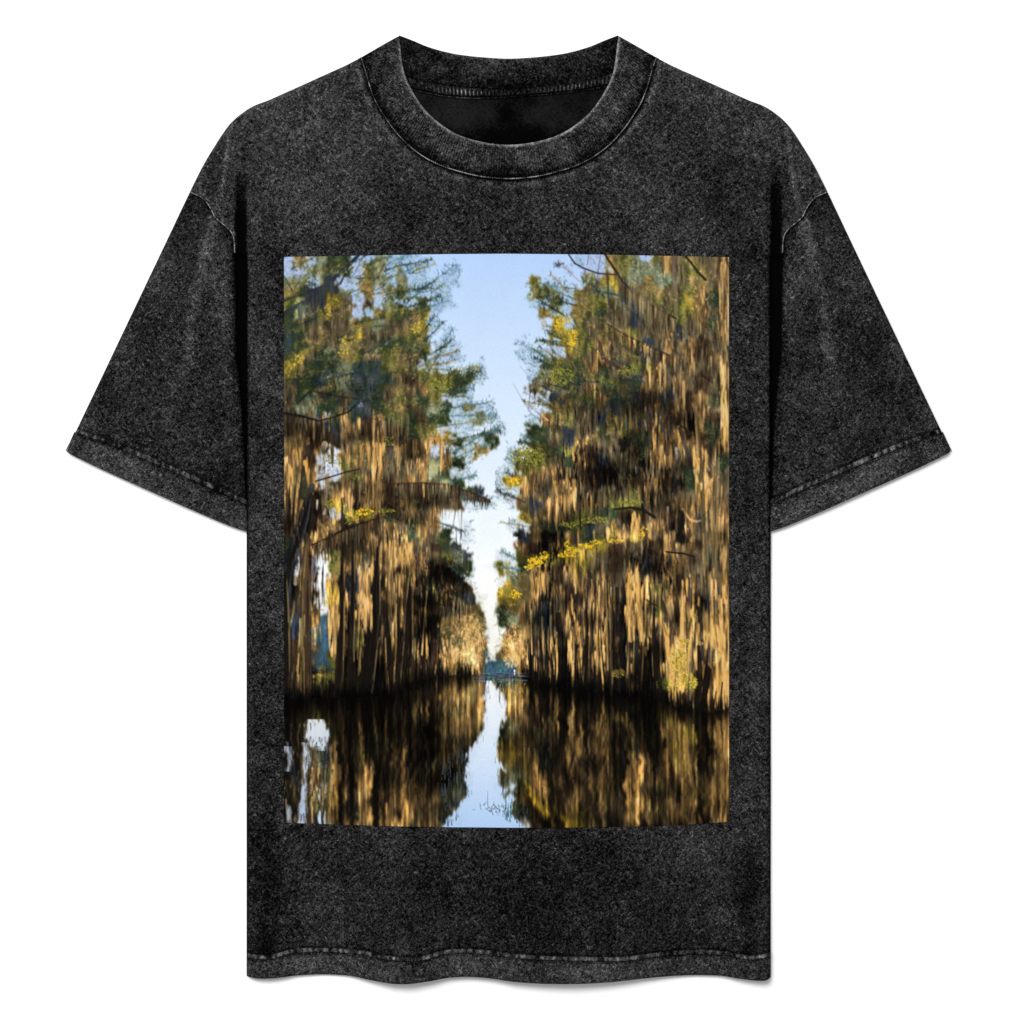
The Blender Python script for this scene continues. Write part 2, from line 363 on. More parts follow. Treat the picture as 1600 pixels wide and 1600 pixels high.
    # sparse plumes against the sky, left tree
    for a in [(x0_,y0_,x1_,y1_,w_,c_,int(n_*1.7)) for x0_,y0_,x1_,y1_,w_,c_,n_ in [(640,470,712,414,16,'b',70),(618,466,668,446,16,'b',50),(600,440,668,408,16,'b',60),(590,420,640,398,12,'b',50),(650,488,700,470,12,'b',40),
              (660,500,694,505,6,'b',18),(664,592,708,514,15,'b',60),(700,600,752,580,14,'g',70),(690,612,740,606,10,'b',50),(680,590,745,574,12,'G',50),
              (690,650,775,650,12,'b',60),(680,668,770,655,9,'e',40),(690,640,770,628,12,'b',50),(700,690,782,672,13,'g',60),(735,690,780,668,10,'b',40),
              (680,720,740,690,12,'b',50),(640,480,690,462,10,'g',40),(660,560,700,540,8,'e',30),(700,720,770,690,9,'b',50),(700,756,745,742,9,'b',40),
              (690,762,766,780,9,'s',90),(700,776,764,784,6,'g',50),(682,815,728,832,4,'s',14),(690,850,728,862,9,'s',40),(690,870,725,905,12,'b',50),
              (700,905,735,925,10,'g',40),(710,925,732,940,8,'g',50),
              (745,965,765,975,5,'e',16),(745,985,770,980,5,'e',16),(745,1000,770,995,5,'e',14),
              # right tree
              (905,470,828,442,14,'G',80),(900,452,850,446,14,'b',60),(900,478,858,466,14,'s',50),(905,520,862,474,14,'y',70),(898,560,866,505,14,'y',60),
              (880,575,822,540,10,'b',50),(892,585,835,560,12,'g',60),(900,600,840,590,10,'g',40),(862,640,818,612,4,'l',14),(860,660,818,628,6,'l',20),
              (850,700,812,690,9,'g',70),(840,690,815,680,9,'b',30),(830,712,795,705,7,'b',30),(815,730,792,716,6,'b',24),(812,750,790,738,8,'s',26),
              (820,785,776,766,8,'s',60),(870,830,782,816,4,'e',24),(820,842,804,834,6,'k',30),(815,880,784,860,8,'b',40),(830,892,764,884,6,'b',50),
              (812,906,782,880,7,'e',40),(810,920,780,925,9,'y',50),(805,960,775,952,9,'e',50),(800,975,778,965,8,'g',40),
              (905,440,872,410,8,'l',30),(880,412,868,415,6,'s',20)]]:
        plume(*a)
    for pts in ([(812,572),(830,592),(850,602),(862,640)],[(818,628),(830,648),(846,655)],[(802,600),(818,628)],[(825,605),(840,622),(862,634)],[(816,624),(832,648),(852,658)]):
        P(pts, .5, .8, (120,124,140), .45)
    # trunks and big limbs, upper left
    P([(444,492),(462,480),(484,470),(508,448),(530,428),(548,412),(562,398)], 4, 2.6, (44,48,60))
    P([(444,470),(468,462),(500,450),(520,440)], 2.4, 2, (46,52,56))
    for x, y, L, w in [(480,474,34,8),(494,462,44,10),(506,452,40,9),(470,478,30,8),(518,442,30,7),(488,480,30,6)]: moss(x, y, L, w, 1, .8, 's')
    P([(532,444),(538,432),(552,418)], 2, 1, D, .8)
    P([(444,432),(456,452),(462,466)], 1.2, 1, (60,54,50), .8)
    for x, y, rx, ry, c, n in [(500,428,14,10,'G',60),(570,440,10,24,'o',90),(592,415,8,9,'y',20),(513,486,4,13,'y',40),(540,540,9,14,'y',60),(538,556,12,10,'o',50),
                 (650,512,9,10,'y',70),(635,488,14,6,'G',60),(466,562,12,10,'y',50),(450,582,6,12,'y',30),(600,494,12,7,'G',50),(520,560,20,6,'g',50),
                 (620,470,20,8,'g',70),(640,535,28,12,'g',120),(590,580,12,5,'s',20),(690,602,22,14,'G',180),(660,660,22,12,'g',90),(608,640,16,14,'G',90),
                 (560,800,14,0.1,'y',1),(552,470,10,12,'l',20),(470,420,14,16,'l',50),(520,600,60,16,'s',120),(480,615,30,18,'g',90),(575,610,26,22,'s',120),
                 (640,560,18,9,'o',60),(625,620,12,12,'G',40),(640,690,20,10,'g',60),(610,700,16,14,'s',70),(698,640,12,8,'b',30),(728,640,4,8,'y',16)]:
        leaves(x, y, rx, ry, c, n)
    P([(560,582),(530,588),(480,592),(444,594)], 1.1, .8, (36,42,48), .8)
    P([(492,612),(530,620),(560,624)], 1.4, .8, (34,34,34), .9)
    P([(444,646),(470,650),(498,658),(522,652),(545,644),(560,630),(590,622)], 2.2, .8, (28,28,30))
    P([(458,640),(476,620),(484,612)], 2, 1, (34,32,32), .8)
    leaves(497, 652, 6, 5, 'l', 22); leaves(564, 633, 6, 4, 'l', 14)
    P([(664,592),(676,570),(684,560)], 1.5, .9, (80,84,96), .8)
    # limb and moss skirts
    for x in range(448, 640, 5):
        moss(x+rng.uniform(-2, 2), 655+rng.uniform(-8, 10), rng.uniform(20, 45), rng.uniform(2, 4), rng.choice([0, 0, 1, 1, 2]), .75)
    for x, y, L, w, b in [(546,648,36,4,2),(561,655,22,3,3),(584,650,70,4,2),(578,680,40,5,2),(592,660,30,4,1),(460,700,60,5,2),(448,690,70,5,2),(482,690,60,4,2),
                          (520,700,35,4,2),(545,700,40,5,2),(565,700,40,6,2),(600,715,60,5,2),(622,700,50,5,2),(648,690,45,6,2),(668,690,40,7,2),(640,720,36,6,2),
                          (690,692,50,4,2),(700,700,30,4,1),(452,730,45,5,3),(482,735,30,4,2),(584,720,100,3,3),(575,760,40,6,2),(524,760,40,6,2),(512,740,50,5,1)]:
        moss(x, y, L, w, b)
    # sky window between limbs, left
    for pts, w in [([(508,694),(500,720),(494,734)], 4.5), ([(512,712),(512,735),(500,742)], 5), ([(488,770),(478,800),(470,820),(464,850)], 2.6), ([(462,826),(456,850)], 2.2),
                   ([(474,812),(468,840),(470,862),(464,890),(462,912)], 4), ([(494,860),(492,885),(486,910),(487,950)], 5.5), ([(504,850),(494,868)], 4), ([(514,790),(518,806)], 2.2),
                   ([(496,782),(496,796)], 1.6), ([(508,912),(514,918)], 4), ([(540,964),(541,966)], 2)]:
        P(pts, w, w*.7, (214,226,242), .85)
    leaves(504, 728, 12, 16, 'l', 70, 1.5)
    # dark leaning trunks, far left
    P([(488,760),(478,790),(468,820),(456,860),(448,900),(444,960)], 5, 7, (38,40,50))
    P([(448,900),(446,980),(444,1085)], 9, 12, (36,34,36))
    P([(484,700),(474,745),(476,775)], 5, 6, (44,38,38), .9)
    P([(486,770),(490,810),(486,850)], 3, 4, (62,50,42), .9)
    P([(476,840),(478,900),(474,960),(476,1010),(480,1080)], 9, 8, (70,54,42), .95)
    P([(484,880),(482,940),(480,1000),(482,1080)], 2.5, 4, (38,30,26), .9)
    P([(462,940),(456,970),(450,1000)], 1.6, 1.2, (110,110,60), .8)
    for x, y, L, w, b in [(474,820,50,5,2),(472,890,50,5,2),(470,930,30,3,3),(471,970,40,4,3),(468,990,24,4,3),(462,1040,42,4,2),(476,1035,36,3,3),(463,925,60,3,1),(466,980,60,3,0),
                          (456,760,50,4,2),(450,800,60,4,0),(464,790,40,4,2)]: moss(x, y, L, w, b)
    # long limb with lit growth on top (490,850)->(590,812)
    for x, y, L, w, b in [(500,815,22,5,2),(512,824,16,4,3),(522,812,16,5,3),(570,806,12,7,3),(560,812,10,5,3),(528,780,40,4,2),(548,775,45,4,2),(575,790,26,5,3)]: moss(x, y, L, w, b)
    for x, y, rx, ry, c, n in [(516,788,5,7,'y',36),(570,802,16,7,'y',80),(604,798,14,4,'G',50),(546,808,6,9,'y',36),(516,822,14,5,'y',40),(530,796,5,6,'y',18)]: leaves(x, y, rx, ry, c, n)
    P([(489,851),(515,840),(535,829),(560,820),(588,812),(610,806),(640,818),(650,830)], 1.6, 2.2, (34,30,30))
    for x in range(494, 600, 5): moss(x, 850-(x-490)*.42+2, rng.uniform(20, 45), 2.6, 0, .8)
    P([(494,752),(515,746),(540,738),(562,733)], 1.2, .8, (52,40,40), .9)
    for x, y, rx, ry in [(610,806,22,7),(640,822,12,12),(612,770,18,20)]: leaves(x, y, rx, ry, 'd', 60, 1.5, 1.3)
    # trunks, left group
    for pts, w0, w1, c in [([(536,780),(537,860),(535,930),(533,1000),(531,1086)], 3, 7, (44,36,32)),
                           ([(552,836),(553,900),(552,960),(549,1020),(550,1086)], 3.5, 7, (46,44,42)),
                           ([(592,850),(588,920),(588,980),(578,1030),(572,1086)], 5.5, 13, (36,32,32)),
                           ([(566,1010),(560,1086)], 5, 9, (40,34,30)), ([(600,940),(604,1000),(612,1086)], 3, 9, (48,38,32)),
                           ([(640,920),(636,1000),(628,1082)], 5, 8, (34,28,28)), ([(660,960),(664,1056)], 4, 6, (40,32,28)),
                           ([(540,1086),(640,1080)], 8, 6, (26,22,22)), ([(444,1092),(530,1090)], 7, 4, (30,26,26)),([(688,1040),(690,1056)], 2.5, 3, (50,40,36)),([(743,1042),(743,1054)],3,3,(54,44,40))]:
        P(pts, w0, w1, c, .95)
    for x, y, L, w, b in [(540,880,80,3,2),(562,890,60,4,3),(572,905,70,6,3),(578,930,60,5,3),(566,930,50,4,2),(514,905,40,6,3),(522,930,50,5,2),(516,960,60,5,3),(525,985,40,5,3),
                          (520,1000,30,5,3),(541,960,30,2.5,3),(541,990,40,2.5,2),(557,960,50,2.5,1),(567,985,50,3,2),(594,1000,50,2.5,2),(606,950,60,2.5,2),(612,900,50,4,1),(597,980,46,3,2),
                          (622,900,50,4,3),(646,870,70,4,3),(634,840,40,6,3),(652,800,40,5,2),(620,830,50,5,2),(604,840,70,5,2),(595,850,60,5,3),(610,850,50,4,3),(588,840,36,4,2),(630,800,30,6,1),
                          (664,820,30,5,2),(676,800,40,4,2),(676,905,30,3,2),(678,915,34,4,2),(640,1000,30,3,3),(652,1000,40,3,3),(632,1050,24,2,2),(626,1040,30,2,2),(660,1040,20,2,3),(636,1045,20,2,3),
                          (568,790,30,3,2),(640,880,60,3,1),(664,900,40,4,0),(690,890,40,5,0)]: moss(x, y, L, w, b)
    # limb (620,757)->(765,784), dripping moss
    P([(622,757),(660,755),(700,758),(740,772),(766,784)], 2, 1.6, (38,38,40))
    for x in range(630, 766, 4):
        moss(x, 758+max(0, (x-700)*.38), rng.uniform(18, 42)*(1 if x < 712 else .5), 2.2, 1 if x < 712 else 0, .75, None if x < 712 else 's')
    P([(686,817),(708,822),(724,830),(728,838)], 1.2, .6, (96,110,125), .9)
    P([(721,828),(720,842)], 2, .8, (60,76,88), .9); P([(692,822),(692,832)], 1.5, .5, (90,100,120), .7)
    P([(732,868),(732,890)], .7, .4, (130,150,160), .6)
    for x, y, rx, ry, c, n in [(690,845,10,10,'g',50),(700,870,14,14,'g',90),(715,866,8,10,'s',50),(660,880,14,20,'d',50),(680,900,26,16,'k',120),(700,925,16,16,'k',100),(728,930,6,6,'s',40),
                               (690,950,20,12,'s',60),(648,960,18,20,'d',70),(660,1000,24,12,'k',60),(695,1000,14,5,'g',40)]: leaves(x, y, rx, ry, c, n, 1.5, 1.2)
    # sunlit far trees, centre-left
    for x, y, rx, ry, c, n in [(738,970,14,18,'o',170),(736,1000,18,24,'M',260),(704,985,18,12,'o',120),(710,1025,20,14,'H',160),(735,1032,16,14,'M',120),(745,958,8,8,'o',40),(690,1040,6,6,'t',20),
                               (705,1005,12,8,'g',40),(700,1038,10,8,'M',50)]: leaves(x, y, rx, ry, c, n, 1.57)
    for x, y, L, w, b in [(712,1015,30,5,3),(698,1020,30,5,3),(727,1020,28,4,3),(738,1010,30,3,2),(750,1000,44,4,2),(704,1035,22,4,3),(720,1042,14,3,2),(680,1040,18,3,2)]: moss(x, y, L, w, b)
    P([(700,958),(722,964),(735,968)], .9, .6, (80,66,44), .8)
    # far shore
    for x, y, rx, ry, n in [(780,1040,28,8,170),(762,1020,6,10,40),(790,1034,10,8,60),(494,1010,12,36,220),(484,1000,6,30,60)]: leaves(x, y, rx, ry, 't', n, 1.57, 1.3)
    leaves(504, 1047, 22, 3, 's', 60, 0.); leaves(504, 1056, 22, 3.5, 'y', 120, .2); leaves(504, 1064, 22, 4, 'G', 80, .8)
    # ---- right side
    for x, y, rx, ry, c, n in [(800,935,12,12,'y',60),(806,925,12,8,'e',50),(794,1006,14,22,'o',150),(800,985,14,14,'M',120),(808,1020,16,12,'H',120),(785,1016,10,12,'H',80),(822,905,10,10,'o',40),
                               (798,965,8,8,'g',50),(828,720,22,16,'G',240),(808,712,10,8,'G',60),(804,752,9,7,'y',60),(878,590,22,16,'G',220),(905,600,24,16,'g',200),(900,620,30,10,'g',90),
                               (880,650,14,16,'o',140),(858,598,16,8,'o',40),(864,466,12,10,'g',40),(870,472,5,4,'o',20),(872,505,8,9,'y',60),(894,535,9,9,'y',90),(830,444,5,4,'G',20),
                               (846,455,8,7,'G',40),(984,582,18,10,'G',110),(1000,600,34,12,'s',90),(1000,625,30,12,'s',120),(1035,640,20,26,'d',160),(940,470,26,20,'G',120),(990,420,24,18,'e',110),
                               (962,448,5,10,'y',30),(1040,490,20,10,'G',90),(1080,460,10,16,'o',60),(1110,450,12,30,'o',80),(1118,490,8,16,'g',60),(925,500,22,10,'G',90),(960,550,20,8,'G',70),
                               (905,550,10,14,'G',60),(918,436,10,10,'G',50),(1010,500,14,20,'m',40),(1060,530,16,8,'e',40),
                               (870,845,14,6,'g',60),(890,822,26,7,'g',120),(930,812,24,7,'G',110),(975,790,22,6,'G',90),(905,815,12,5,'G',40),(860,860,16,14,'k',100),(935,745,32,14,'k',150),(985,745,28,10,'k',90),
                               (842,765,16,8,'s',40),(850,800,8,7,'g',20),(826,812,6,6,'y',30),(836,876,15,10,'y',140),(852,868,8,5,'y',50),(895,862,24,11,'y',170),(925,850,14,6,'y',90),(950,846,18,4,'G',70),
                               (880,868,12,4,'G',40),(1000,866,28,10,'k',100),(1046,870,22,12,'s',80),(1090,700,12,30,'g',50),(1020,690,12,16,'g',60),(1000,700,10,16,'k',50),(820,900,10,10,'e',40),(868,900,14,5,'g',30)]:
        leaves(x, y, rx, ry, c, n)
    # right: skirts of hanging moss row by row
    rows = [(560,975,1130,505,16,40,[1,1,1,2]), (900,1130,0,545,20,45,[1,1,2,2]), (880,1060,0,600,15,40,[0,1,1]), (850,1136,0,650,18,45,[1,0,1,2]), (820,960,0,735,25,50,[2,1,2,1]),
            (900,1136,0,770,25,50,[0,1,2,1]), (850,1060,0,800,15,30,[1,2]), (860,1060,0,860,25,60,[2,1,0,1]), (840,1136,0,890,30,60,[2,0,1,2]), (860,1136,0,940,30,60,[2,0,1,2,0]), (850,1136,0,985,20,45,[2,0,0,1])]
    for r in rows:
        xs, xe, y, l0, l1, br = (r[1], r[2], r[3], r[4], r[5], r[6]) if r[0] == 560 else (r[0], r[1], r[3], r[4], r[5], r[6])
        x = xs
        while x < xe:
            yy_ = y+rng.uniform(-16, 16); c_ = keys[cls[int(np.clip(yy_-Y0, 0, HU-1)), int(np.clip(x-X0, 0, W-1))]]
            if c_ not in '.wb': moss(x, yy_, rng.uniform(l0, l1)*.9, rng.uniform(1.4, 3.4), int(rng.choice(br)) if c_ in 'MHo' else int(rng.choice([0, 0, 1])), .7)
            x += rng.uniform(5, 11)
    # limbs, right
    P([(945,398),(958,418),(972,440),(990,460),(1010,474),(1030,486),(1055,498)], 1.8, 2.6, (52,36,34))
    P([(888,398),(898,412),(912,420),(935,428),(966,430)], 1.0, 1.3, (72,58,70), .9)
    P([(920,400),(917,415)], .8, .8, (90,80,100), .7); P([(938,400),(932,440)], 1, 1, (100,94,110), .7)
    P([(949,428),(950,460),(953,500)], 2.2, 1.2, (64,54,54), .85); P([(925,440),(928,455)], 1.6, .6, (100,96,110), .7)
    P([(1068,398),(1080,412),(1090,426),(1102,438)], 1.6, 2, (48,34,34), .95)
    P([(950,508),(980,526),(1010,540),(1045,556)], 1.3, 1.6, (50,44,42), .95)
    P([(936,535),(942,560),(965,575)], 3, 3.6, (60,48,44), .9)
    for x in range(968, 1050, 5): moss(x, 444+(x-968)*.62, rng.uniform(26, 60), 3.6, 1, .75)
    for x in range(972, 990, 4): moss(x, 450, 40, 3, 1, .7, 's')
    for x in range(985, 1050, 5): moss(x, 532+(x-985)*.4, rng.uniform(16, 34), 3.2, 0, .75)
    P([(1052,400),(1054,440),(1056,500)], 4, 3, (104,88,82), .85); P([(1040,400),(1042,425)], 3.5, 3, (190,150,95), .9)
    # tall pale trunk on the right border
    for k in range(60): moss(1131+rng.normal(0, 4), rng.uniform(398, 640), rng.uniform(20, 60), 2.4, int(rng.choice([1, 2, 2, 2, 3])), .7)
    P([(1131,476),(1131,500)], 1.6, 1.4, (80,48,30), .9); P([(1137,460),(1137,540)], 1, 1, (226,206,170), .8); P([(1126,490),(1127,525)], 1.2, 1, (214,170,110), .8)
    for x, y, L, w, b in [(932,538,60,4,2),(936,600,16,5,2),(929,600,30,1.2,3),(1015,565,50,2.4,3),(1012,560,30,3,2),(1031,572,40,2.2,2),(1039,572,38,2.2,2),(1053,590,30,3,2),(1054,560,24,3,2),(1068,600,54,4,3),
                          (1066,640,40,3,2),(1072,645,30,2,3),(1088,640,45,3,2),(1099,640,44,3,2),(1110,610,40,3,1),(1130,575,48,5,3),(1131,645,70,5,3),(1128,660,44,4,3),(1024,640,54,4,3),(1022,670,36,4,3),
                          (1062,668,40,5,3),(1068,690,44,4,2),(1088,715,40,6,3),(1098,720,70,5,2),(1048,700,50,3,2),(1010,700,60,2.5,1),(1036,710,50,3,2),(1094,755,60,3,3),(1008,740,46,2.4,2),(1002,745,40,2.5,2),(1016,740,40,3,1),
                          (988,758,16,3,2),(917,770,24,3,3),(866,738,40,4,2),(888,735,60,4,2),(870,790,44,3,3),(858,780,36,3,3),(876,800,30,4,2),(890,780,28,3,2),(905,780,28,3,1),(832,745,40,6,2),(846,740,44,5,2),(820,745,34,5,2),
                          (994,806,46,7,3),(990,820,30,6,3),(1014,818,26,5,3),(1016,822,24,4,3),(975,822,30,4,3),(970,835,14,4,2),(950,826,22,5,3),(960,820,24,4,2),(928,830,24,3,2),(903,828,36,3,2),(872,832,40,3,2),
                          (1040,838,36,4,3),(1046,840,30,3,2),(1052,865,36,2.5,3),(1056,795,50,4,2),(1052,830,16,4,3),(1058,850,26,4,2),(1072,790,34,4,2),(1082,815,26,5,2),(1080,840,20,3,3),(1082,810,50,3,2),(1104,750,90,5,3),
                          (1112,770,80,6,2),(1120,790,90,6,2),(1128,800,60,5,2),(1131,860,60,5,3),(1105,840,80,5,1),(1100,850,60,5,2),(1116,760,40,6,1),(1124,740,60,4,1),
                          (836,892,46,6,3),(832,900,40,6,3),(838,910,30,5,3),(850,895,26,4,3),(884,895,30,4,2),(898,895,46,5,3),(890,885,24,5,2),(893,870,26,6,2),(908,860,36,5,3),(910,880,40,3,1),
                          (942,885,70,2.5,2),(948,930,90,2,3),(935,900,60,3,2),(918,915,50,3,1),(980,895,70,5,3),(996,890,50,5,3),(999,910,60,4,3),(986,895,40,3,3),(983,950,60,4,2),(1002,960,60,4,2),(1013,960,34,4,2),
                          (1020,905,20,4,2),(1022,925,50,5,2),(1048,900,30,5,2),(1074,900,24,4,2),(1064,930,70,4,3),(1066,980,60,4,3),(1048,945,30,5,1),(1106,905,50,6,3),(1114,930,70,6,3),(1124,970,70,7,3),(1132,900,90,4,3),
                          (1134,960,90,4,3),(1126,1010,70,8,3),(1118,1020,70,5,3),(1104,1000,54,5,2),(1040,980,60,5,3),(1044,1000,60,6,3),(1050,1020,50,8,3),(1062,1020,60,8,3),(1055,1030,50,8,3),(1068,1010,70,6,3),
                          (1080,1000,40,5,2),(1080,980,60,3,3),(984,1020,28,4,3),(868,985,50,2,3),(862,1010,60,3,3),(888,960,60,5,2),(898,950,60,4,3),(893,1000,60,5,2),(914,960,44,4,2),(937,990,50,3,3),(939,1010,40,4,3),
                          (927,1000,60,3,2),(900,1010,60,4,2),(866,1020,44,4,3),(842,1000,30,2,2),(836,1030,44,5,3),(826,1030,30,4,3),(850,1040,24,5,2),(952,900,60,3,2),(920,920,60,4,1),(955,1000,50,3,1)]:
        moss(x, y, L, w, b)
    # right: limbs over the moss
    P([(888,826),(905,821),(925,819)], 1.4, .9, (40,36,32), .9); P([(960,796),(985,793),(1005,797),(1022,808)], 1.4, 2.6, (34,34,28))
    P([(1055,660),(1070,670)], 1.6, 1, (32,28,34), .9); P([(1098,588),(1112,598)], 1.8, 1.2, (40,32,42), .9); P([(1040,862),(1068,865),(1084,870)], 1.2, .8, (34,28,28), .95)
    P([(1010,937),(1020,944),(1030,947)], 1.2, .8, (38,28,22), .9); P([(830,876),(848,868),(884,872)], 1.3, 1, (56,56,30), .7)
    P([(1085,735),(1090,755),(1094,770),(1096,800),(1100,815)], 2.5, 2.2, (214,176,128), .85); P([(1100,770),(1112,750),(1120,745)], 2, 3, (190,146,96), .85)
    P([(1088,700),(1100,720),(1108,735)], 1.6, 1.2, (180,146,110), .6); P([(1062,670),(1080,730)], 3.4, 2.6, (44,38,40), .85)
    P([(1066,795),(1078,812),(1088,815),(1098,812)], 1.6, 1.6, (176,142,96), .85); P([(1034,940),(1046,975),(1052,990)], 3.2, 3.4, (56,42,38), .9)
    P([(1030,640),(1044,650),(1056,660)], 8, 6, (40,40,44), .6)
    for x, y in [(1009,642),(1008,660),(1010,668),(1056,704),(1057,712),(1043,796),(994,734)]: P([(x,y-3),(x,y+5)], 2, 1, (190,205,235), .8)
    # dark gaps between trunks, right
    for pts, w0, w1, c in [([(846,920),(844,960)], 4, 4, (34,34,36)),([(872,960),(876,1010),(880,1075)], 4, 6, (30,28,32)),([(884,1020),(886,1075)], 5, 7, (26,26,28)),([(915,1010),(914,1080)], 5, 7, (30,26,26)),
                           ([(972,960),(972,1080)], 3, 6, (30,32,34)),([(996,985),(998,1086)], 5, 8, (28,26,26)),([(1014,1000),(1018,1090)], 5, 11, (28,28,26)),([(1026,1010),(1028,1094)], 5, 8, (26,28,24)),
                           ([(1092,960),(1096,1030),(1104,1060),(1096,1108)], 5, 4, (38,36,40)),([(1108,1044),(1102,1080),(1096,1110)], 3.4, 4, (26,22,24)),([(964,920),(966,990)], 3, 4, (36,36,40)),
                           ([(1078,905),(1078,960)], 4, 3, (40,38,44)),([(1058,900),(1056,960)], 2.5, 2.5, (60,48,38)),([(1090,900),(1092,960)], 4, 4, (60,54,50)),([(1068,1085),(1070,1108)], 4, 4, (30,24,22)),
                           ([(1128,1062),(1124,1104)], 2, 3, (52,36,26)),([(820,1050),(900,1075),(960,1085),(1040,1098)], 6, 8, (22,19,18)),([(900,930),(902,1010)], 2.5, 3, (40,34,34))]:
        P(pts, w0, w1, c, .9)
    for x, y, L, w, b in [(1060,1045,50,6,3),(1052,1060,44,4,3),(1078,1040,60,4,3),(1116,1040,66,4,3),(1128,1030,60,5,3),(1100,1060,36,2.4,2),(1136,1040,60,3,3),(1046,1050,40,3,3),(898,1050,20,2,2),(860,1050,26,3,2),(842,1050,26,2,2),(922,1050,26,2,2)]: moss(x, y, L, w, b)
    leaves(964, 1052, 14, 7, 'G', 70); leaves(964, 1050, 10, 4, 'o', 30); leaves(1078, 1068, 14, 13, 'y', 110); leaves(1058, 1035, 14, 16, 'y', 70); leaves(1030, 1068, 10, 12, 'g', 80); leaves(1055, 1000, 12, 10, 'G', 30)
    scatter(7500, .75)
    # deep shade between the trunks, and shaded tiers of the crowns
    def gaps(n, xa, xb, ya, yb, L0, L1, c='k', w=1.2, a=.85):
        for i in range(n):
            x = rng.uniform(xa, xb)-X0; y = rng.uniform(ya, yb)-Y0; L = rng.uniform(L0, L1); dx = rng.normal(0, 1.2); ww = rng.uniform(.4, w); cc = pick(c, x, y)
            stroke(x, y, x+dx, y+L/2, .2, ww, cc, a); stroke(x+dx, y+L/2, x+rng.normal(0, 1)+dx, y+L, ww, .3, cc, a)
    gaps(170, 850, 1040, 900, 1050, 20, 70, 'k', 2.0); gaps(120, 850, 1050, 990, 1070, 15, 45, 'k', 2.4); gaps(110, 530, 690, 860, 1040, 20, 70, 'k', 1.9)
    gaps(80, 1050, 1138, 880, 1080, 20, 60, 'd', 1.4); gaps(70, 860, 1130, 620, 800, 15, 40, 'k', 1.8); gaps(60, 448, 520, 760, 1080, 20, 60, 'k', 1.8)
    gaps(110, 450, 600, 575, 660, 8, 22, 's', 2.0, .8); gaps(60, 550, 690, 700, 850, 14, 40, 'd', 1.5); gaps(90, 900, 1060, 720, 770, 12, 30, 'k', 2.2)
    gaps(80, 870, 960, 690, 740, 10, 26, 'k', 2.2); gaps(70, 960, 1050, 610, 670, 14, 34, 's', 2.2); gaps(40, 845, 885, 850, 885, 8, 20, 'k', 2.4); gaps(60, 985, 1050, 860, 900, 12, 30, 'k', 2.4)
    gaps(60, 640, 730, 890, 950, 14, 30, 'k', 2.0); gaps(50, 640, 690, 960, 1050, 12, 30, 'k', 1.8)
    def trunk(pts, w0, w1, lit, shade='k', side=-1, share=.45, n=26):
        md = ((pts[0][0]*.4+pts[1][0]*.6), (pts[0][1]*.4+pts[1][1]*.6))
        P([pts[0], md], .2, w0, PAL[shade][1], .55); P([md]+list(pts[1:]), w0*1.02, w1*1.02, PAL[shade][1], .75)
        q = np.array(pts, float); L_ = np.r_[0, np.cumsum(np.hypot(*np.diff(q, axis=0).T))]; L_ /= L_[-1]
        for i in range(int(n*(w0+w1)/5)):
            u = rng.uniform(-1, 1); t0 = rng.uniform(-.1, .95); t1 = min(1, t0+rng.uniform(.1, .4)); t0 = max(0, t0)
            on = u*side > 1-2*share
            c = PAL[lit][rng.integers(0, len(PAL[lit]))] if on and rng.random() < .85 else PAL[shade][rng.integers(0, len(PAL[shade]))]
            ps = [(np.interp(t, L_, q[:, 0])+u*(w0+(w1-w0)*t)*.95*min(1, .25+t*3), np.interp(t, L_, q[:, 1])) for t in (t0, (t0+t1)/2, t1)]
            P(ps, rng.uniform(.4, .9), .4, c, .75)
    for x, y, rx, ry, c, n in [(742,975,13,17,'H',150),(738,1003,18,20,'M',220),(722,1025,22,16,'H',200),(745,1030,12,16,'M',140),(700,1030,18,14,'M',120),(706,1000,16,10,'o',90),(740,990,14,14,'o',60),(794,1010,13,18,'H',160),(804,990,14,14,'M',120),(800,1030,12,12,'H',110)]: leaves(x, y, rx, ry, c, n, 1.57, .8)
    for q in range(46): moss(rng.uniform(690, 756), rng.uniform(985, 1036), rng.uniform(8, 20), 1.6, int(rng.choice([1, 2, 3, 3])), .7)
    # slender trunks reaching the water, catching the light on one side
    for x in [862, 868, 889, 898, 921, 934, 950, 957, 981, 1003, 1033, 1074, 1090, 1110, 1124, 648, 660, 612, 622, 546, 561, 528, 842, 832, 1134]:
        x += rng.normal(0, 1); yb_ = np.interp(x, [444,520,628,634,745,820,850,960,1040,1140], [1093,1090,1084,1064,1050,1050,1072,1086,1096,1108]); yt = rng.uniform(900, 980); d_ = rng.normal(0, 4)
        P([(x+d_, yt), (x+d_*.4, (yt+yb_)/2), (x-1, yb_)], 1.5, 3.2, PAL['d'][rng.integers(0, 4)], .8)
        yl = yb_-rng.uniform(15, 60)
        P([(x+d_-1, yt), (x+d_*.4-1.2, (yt+yl)/2), (x-1.5, yl)], .7, 1.1, PAL[rng.choice(list('MH'))][rng.integers(0, 2)], .75)
        for q in range(5): moss(x+d_*.7+rng.normal(0, 2), rng.uniform(yt, yb_-50), rng.uniform(15, 40), 1.6, int(rng.choice([2, 3])), .8)
    for x, y, L, w, b in [(1056,1000,60,7,3),(1050,1030,60,6,3),(1064,1030,60,7,3),(1070,1050,44,5,3),(1118,1040,60,5,3),(1128,1020,80,5,3),(1134,980,90,4,3),(1040,985,60,5,3),(1104,960,70,3,3),(1110,900,60,4,3),(980,900,60,4,3),(997,900,50,3,3),(836,895,50,5,3)]: moss(x, y, L, w, b)
    leaves(1062, 1050, 20, 24, 'y', 130); leaves(1080, 1066, 10, 12, 'y', 60)
    # pull the broad light and shade back to the layout
    mean = np.zeros((len(keys), 3))
    for c, i in codes.items(): mean[i] = np.mean(PAL[c], 0)
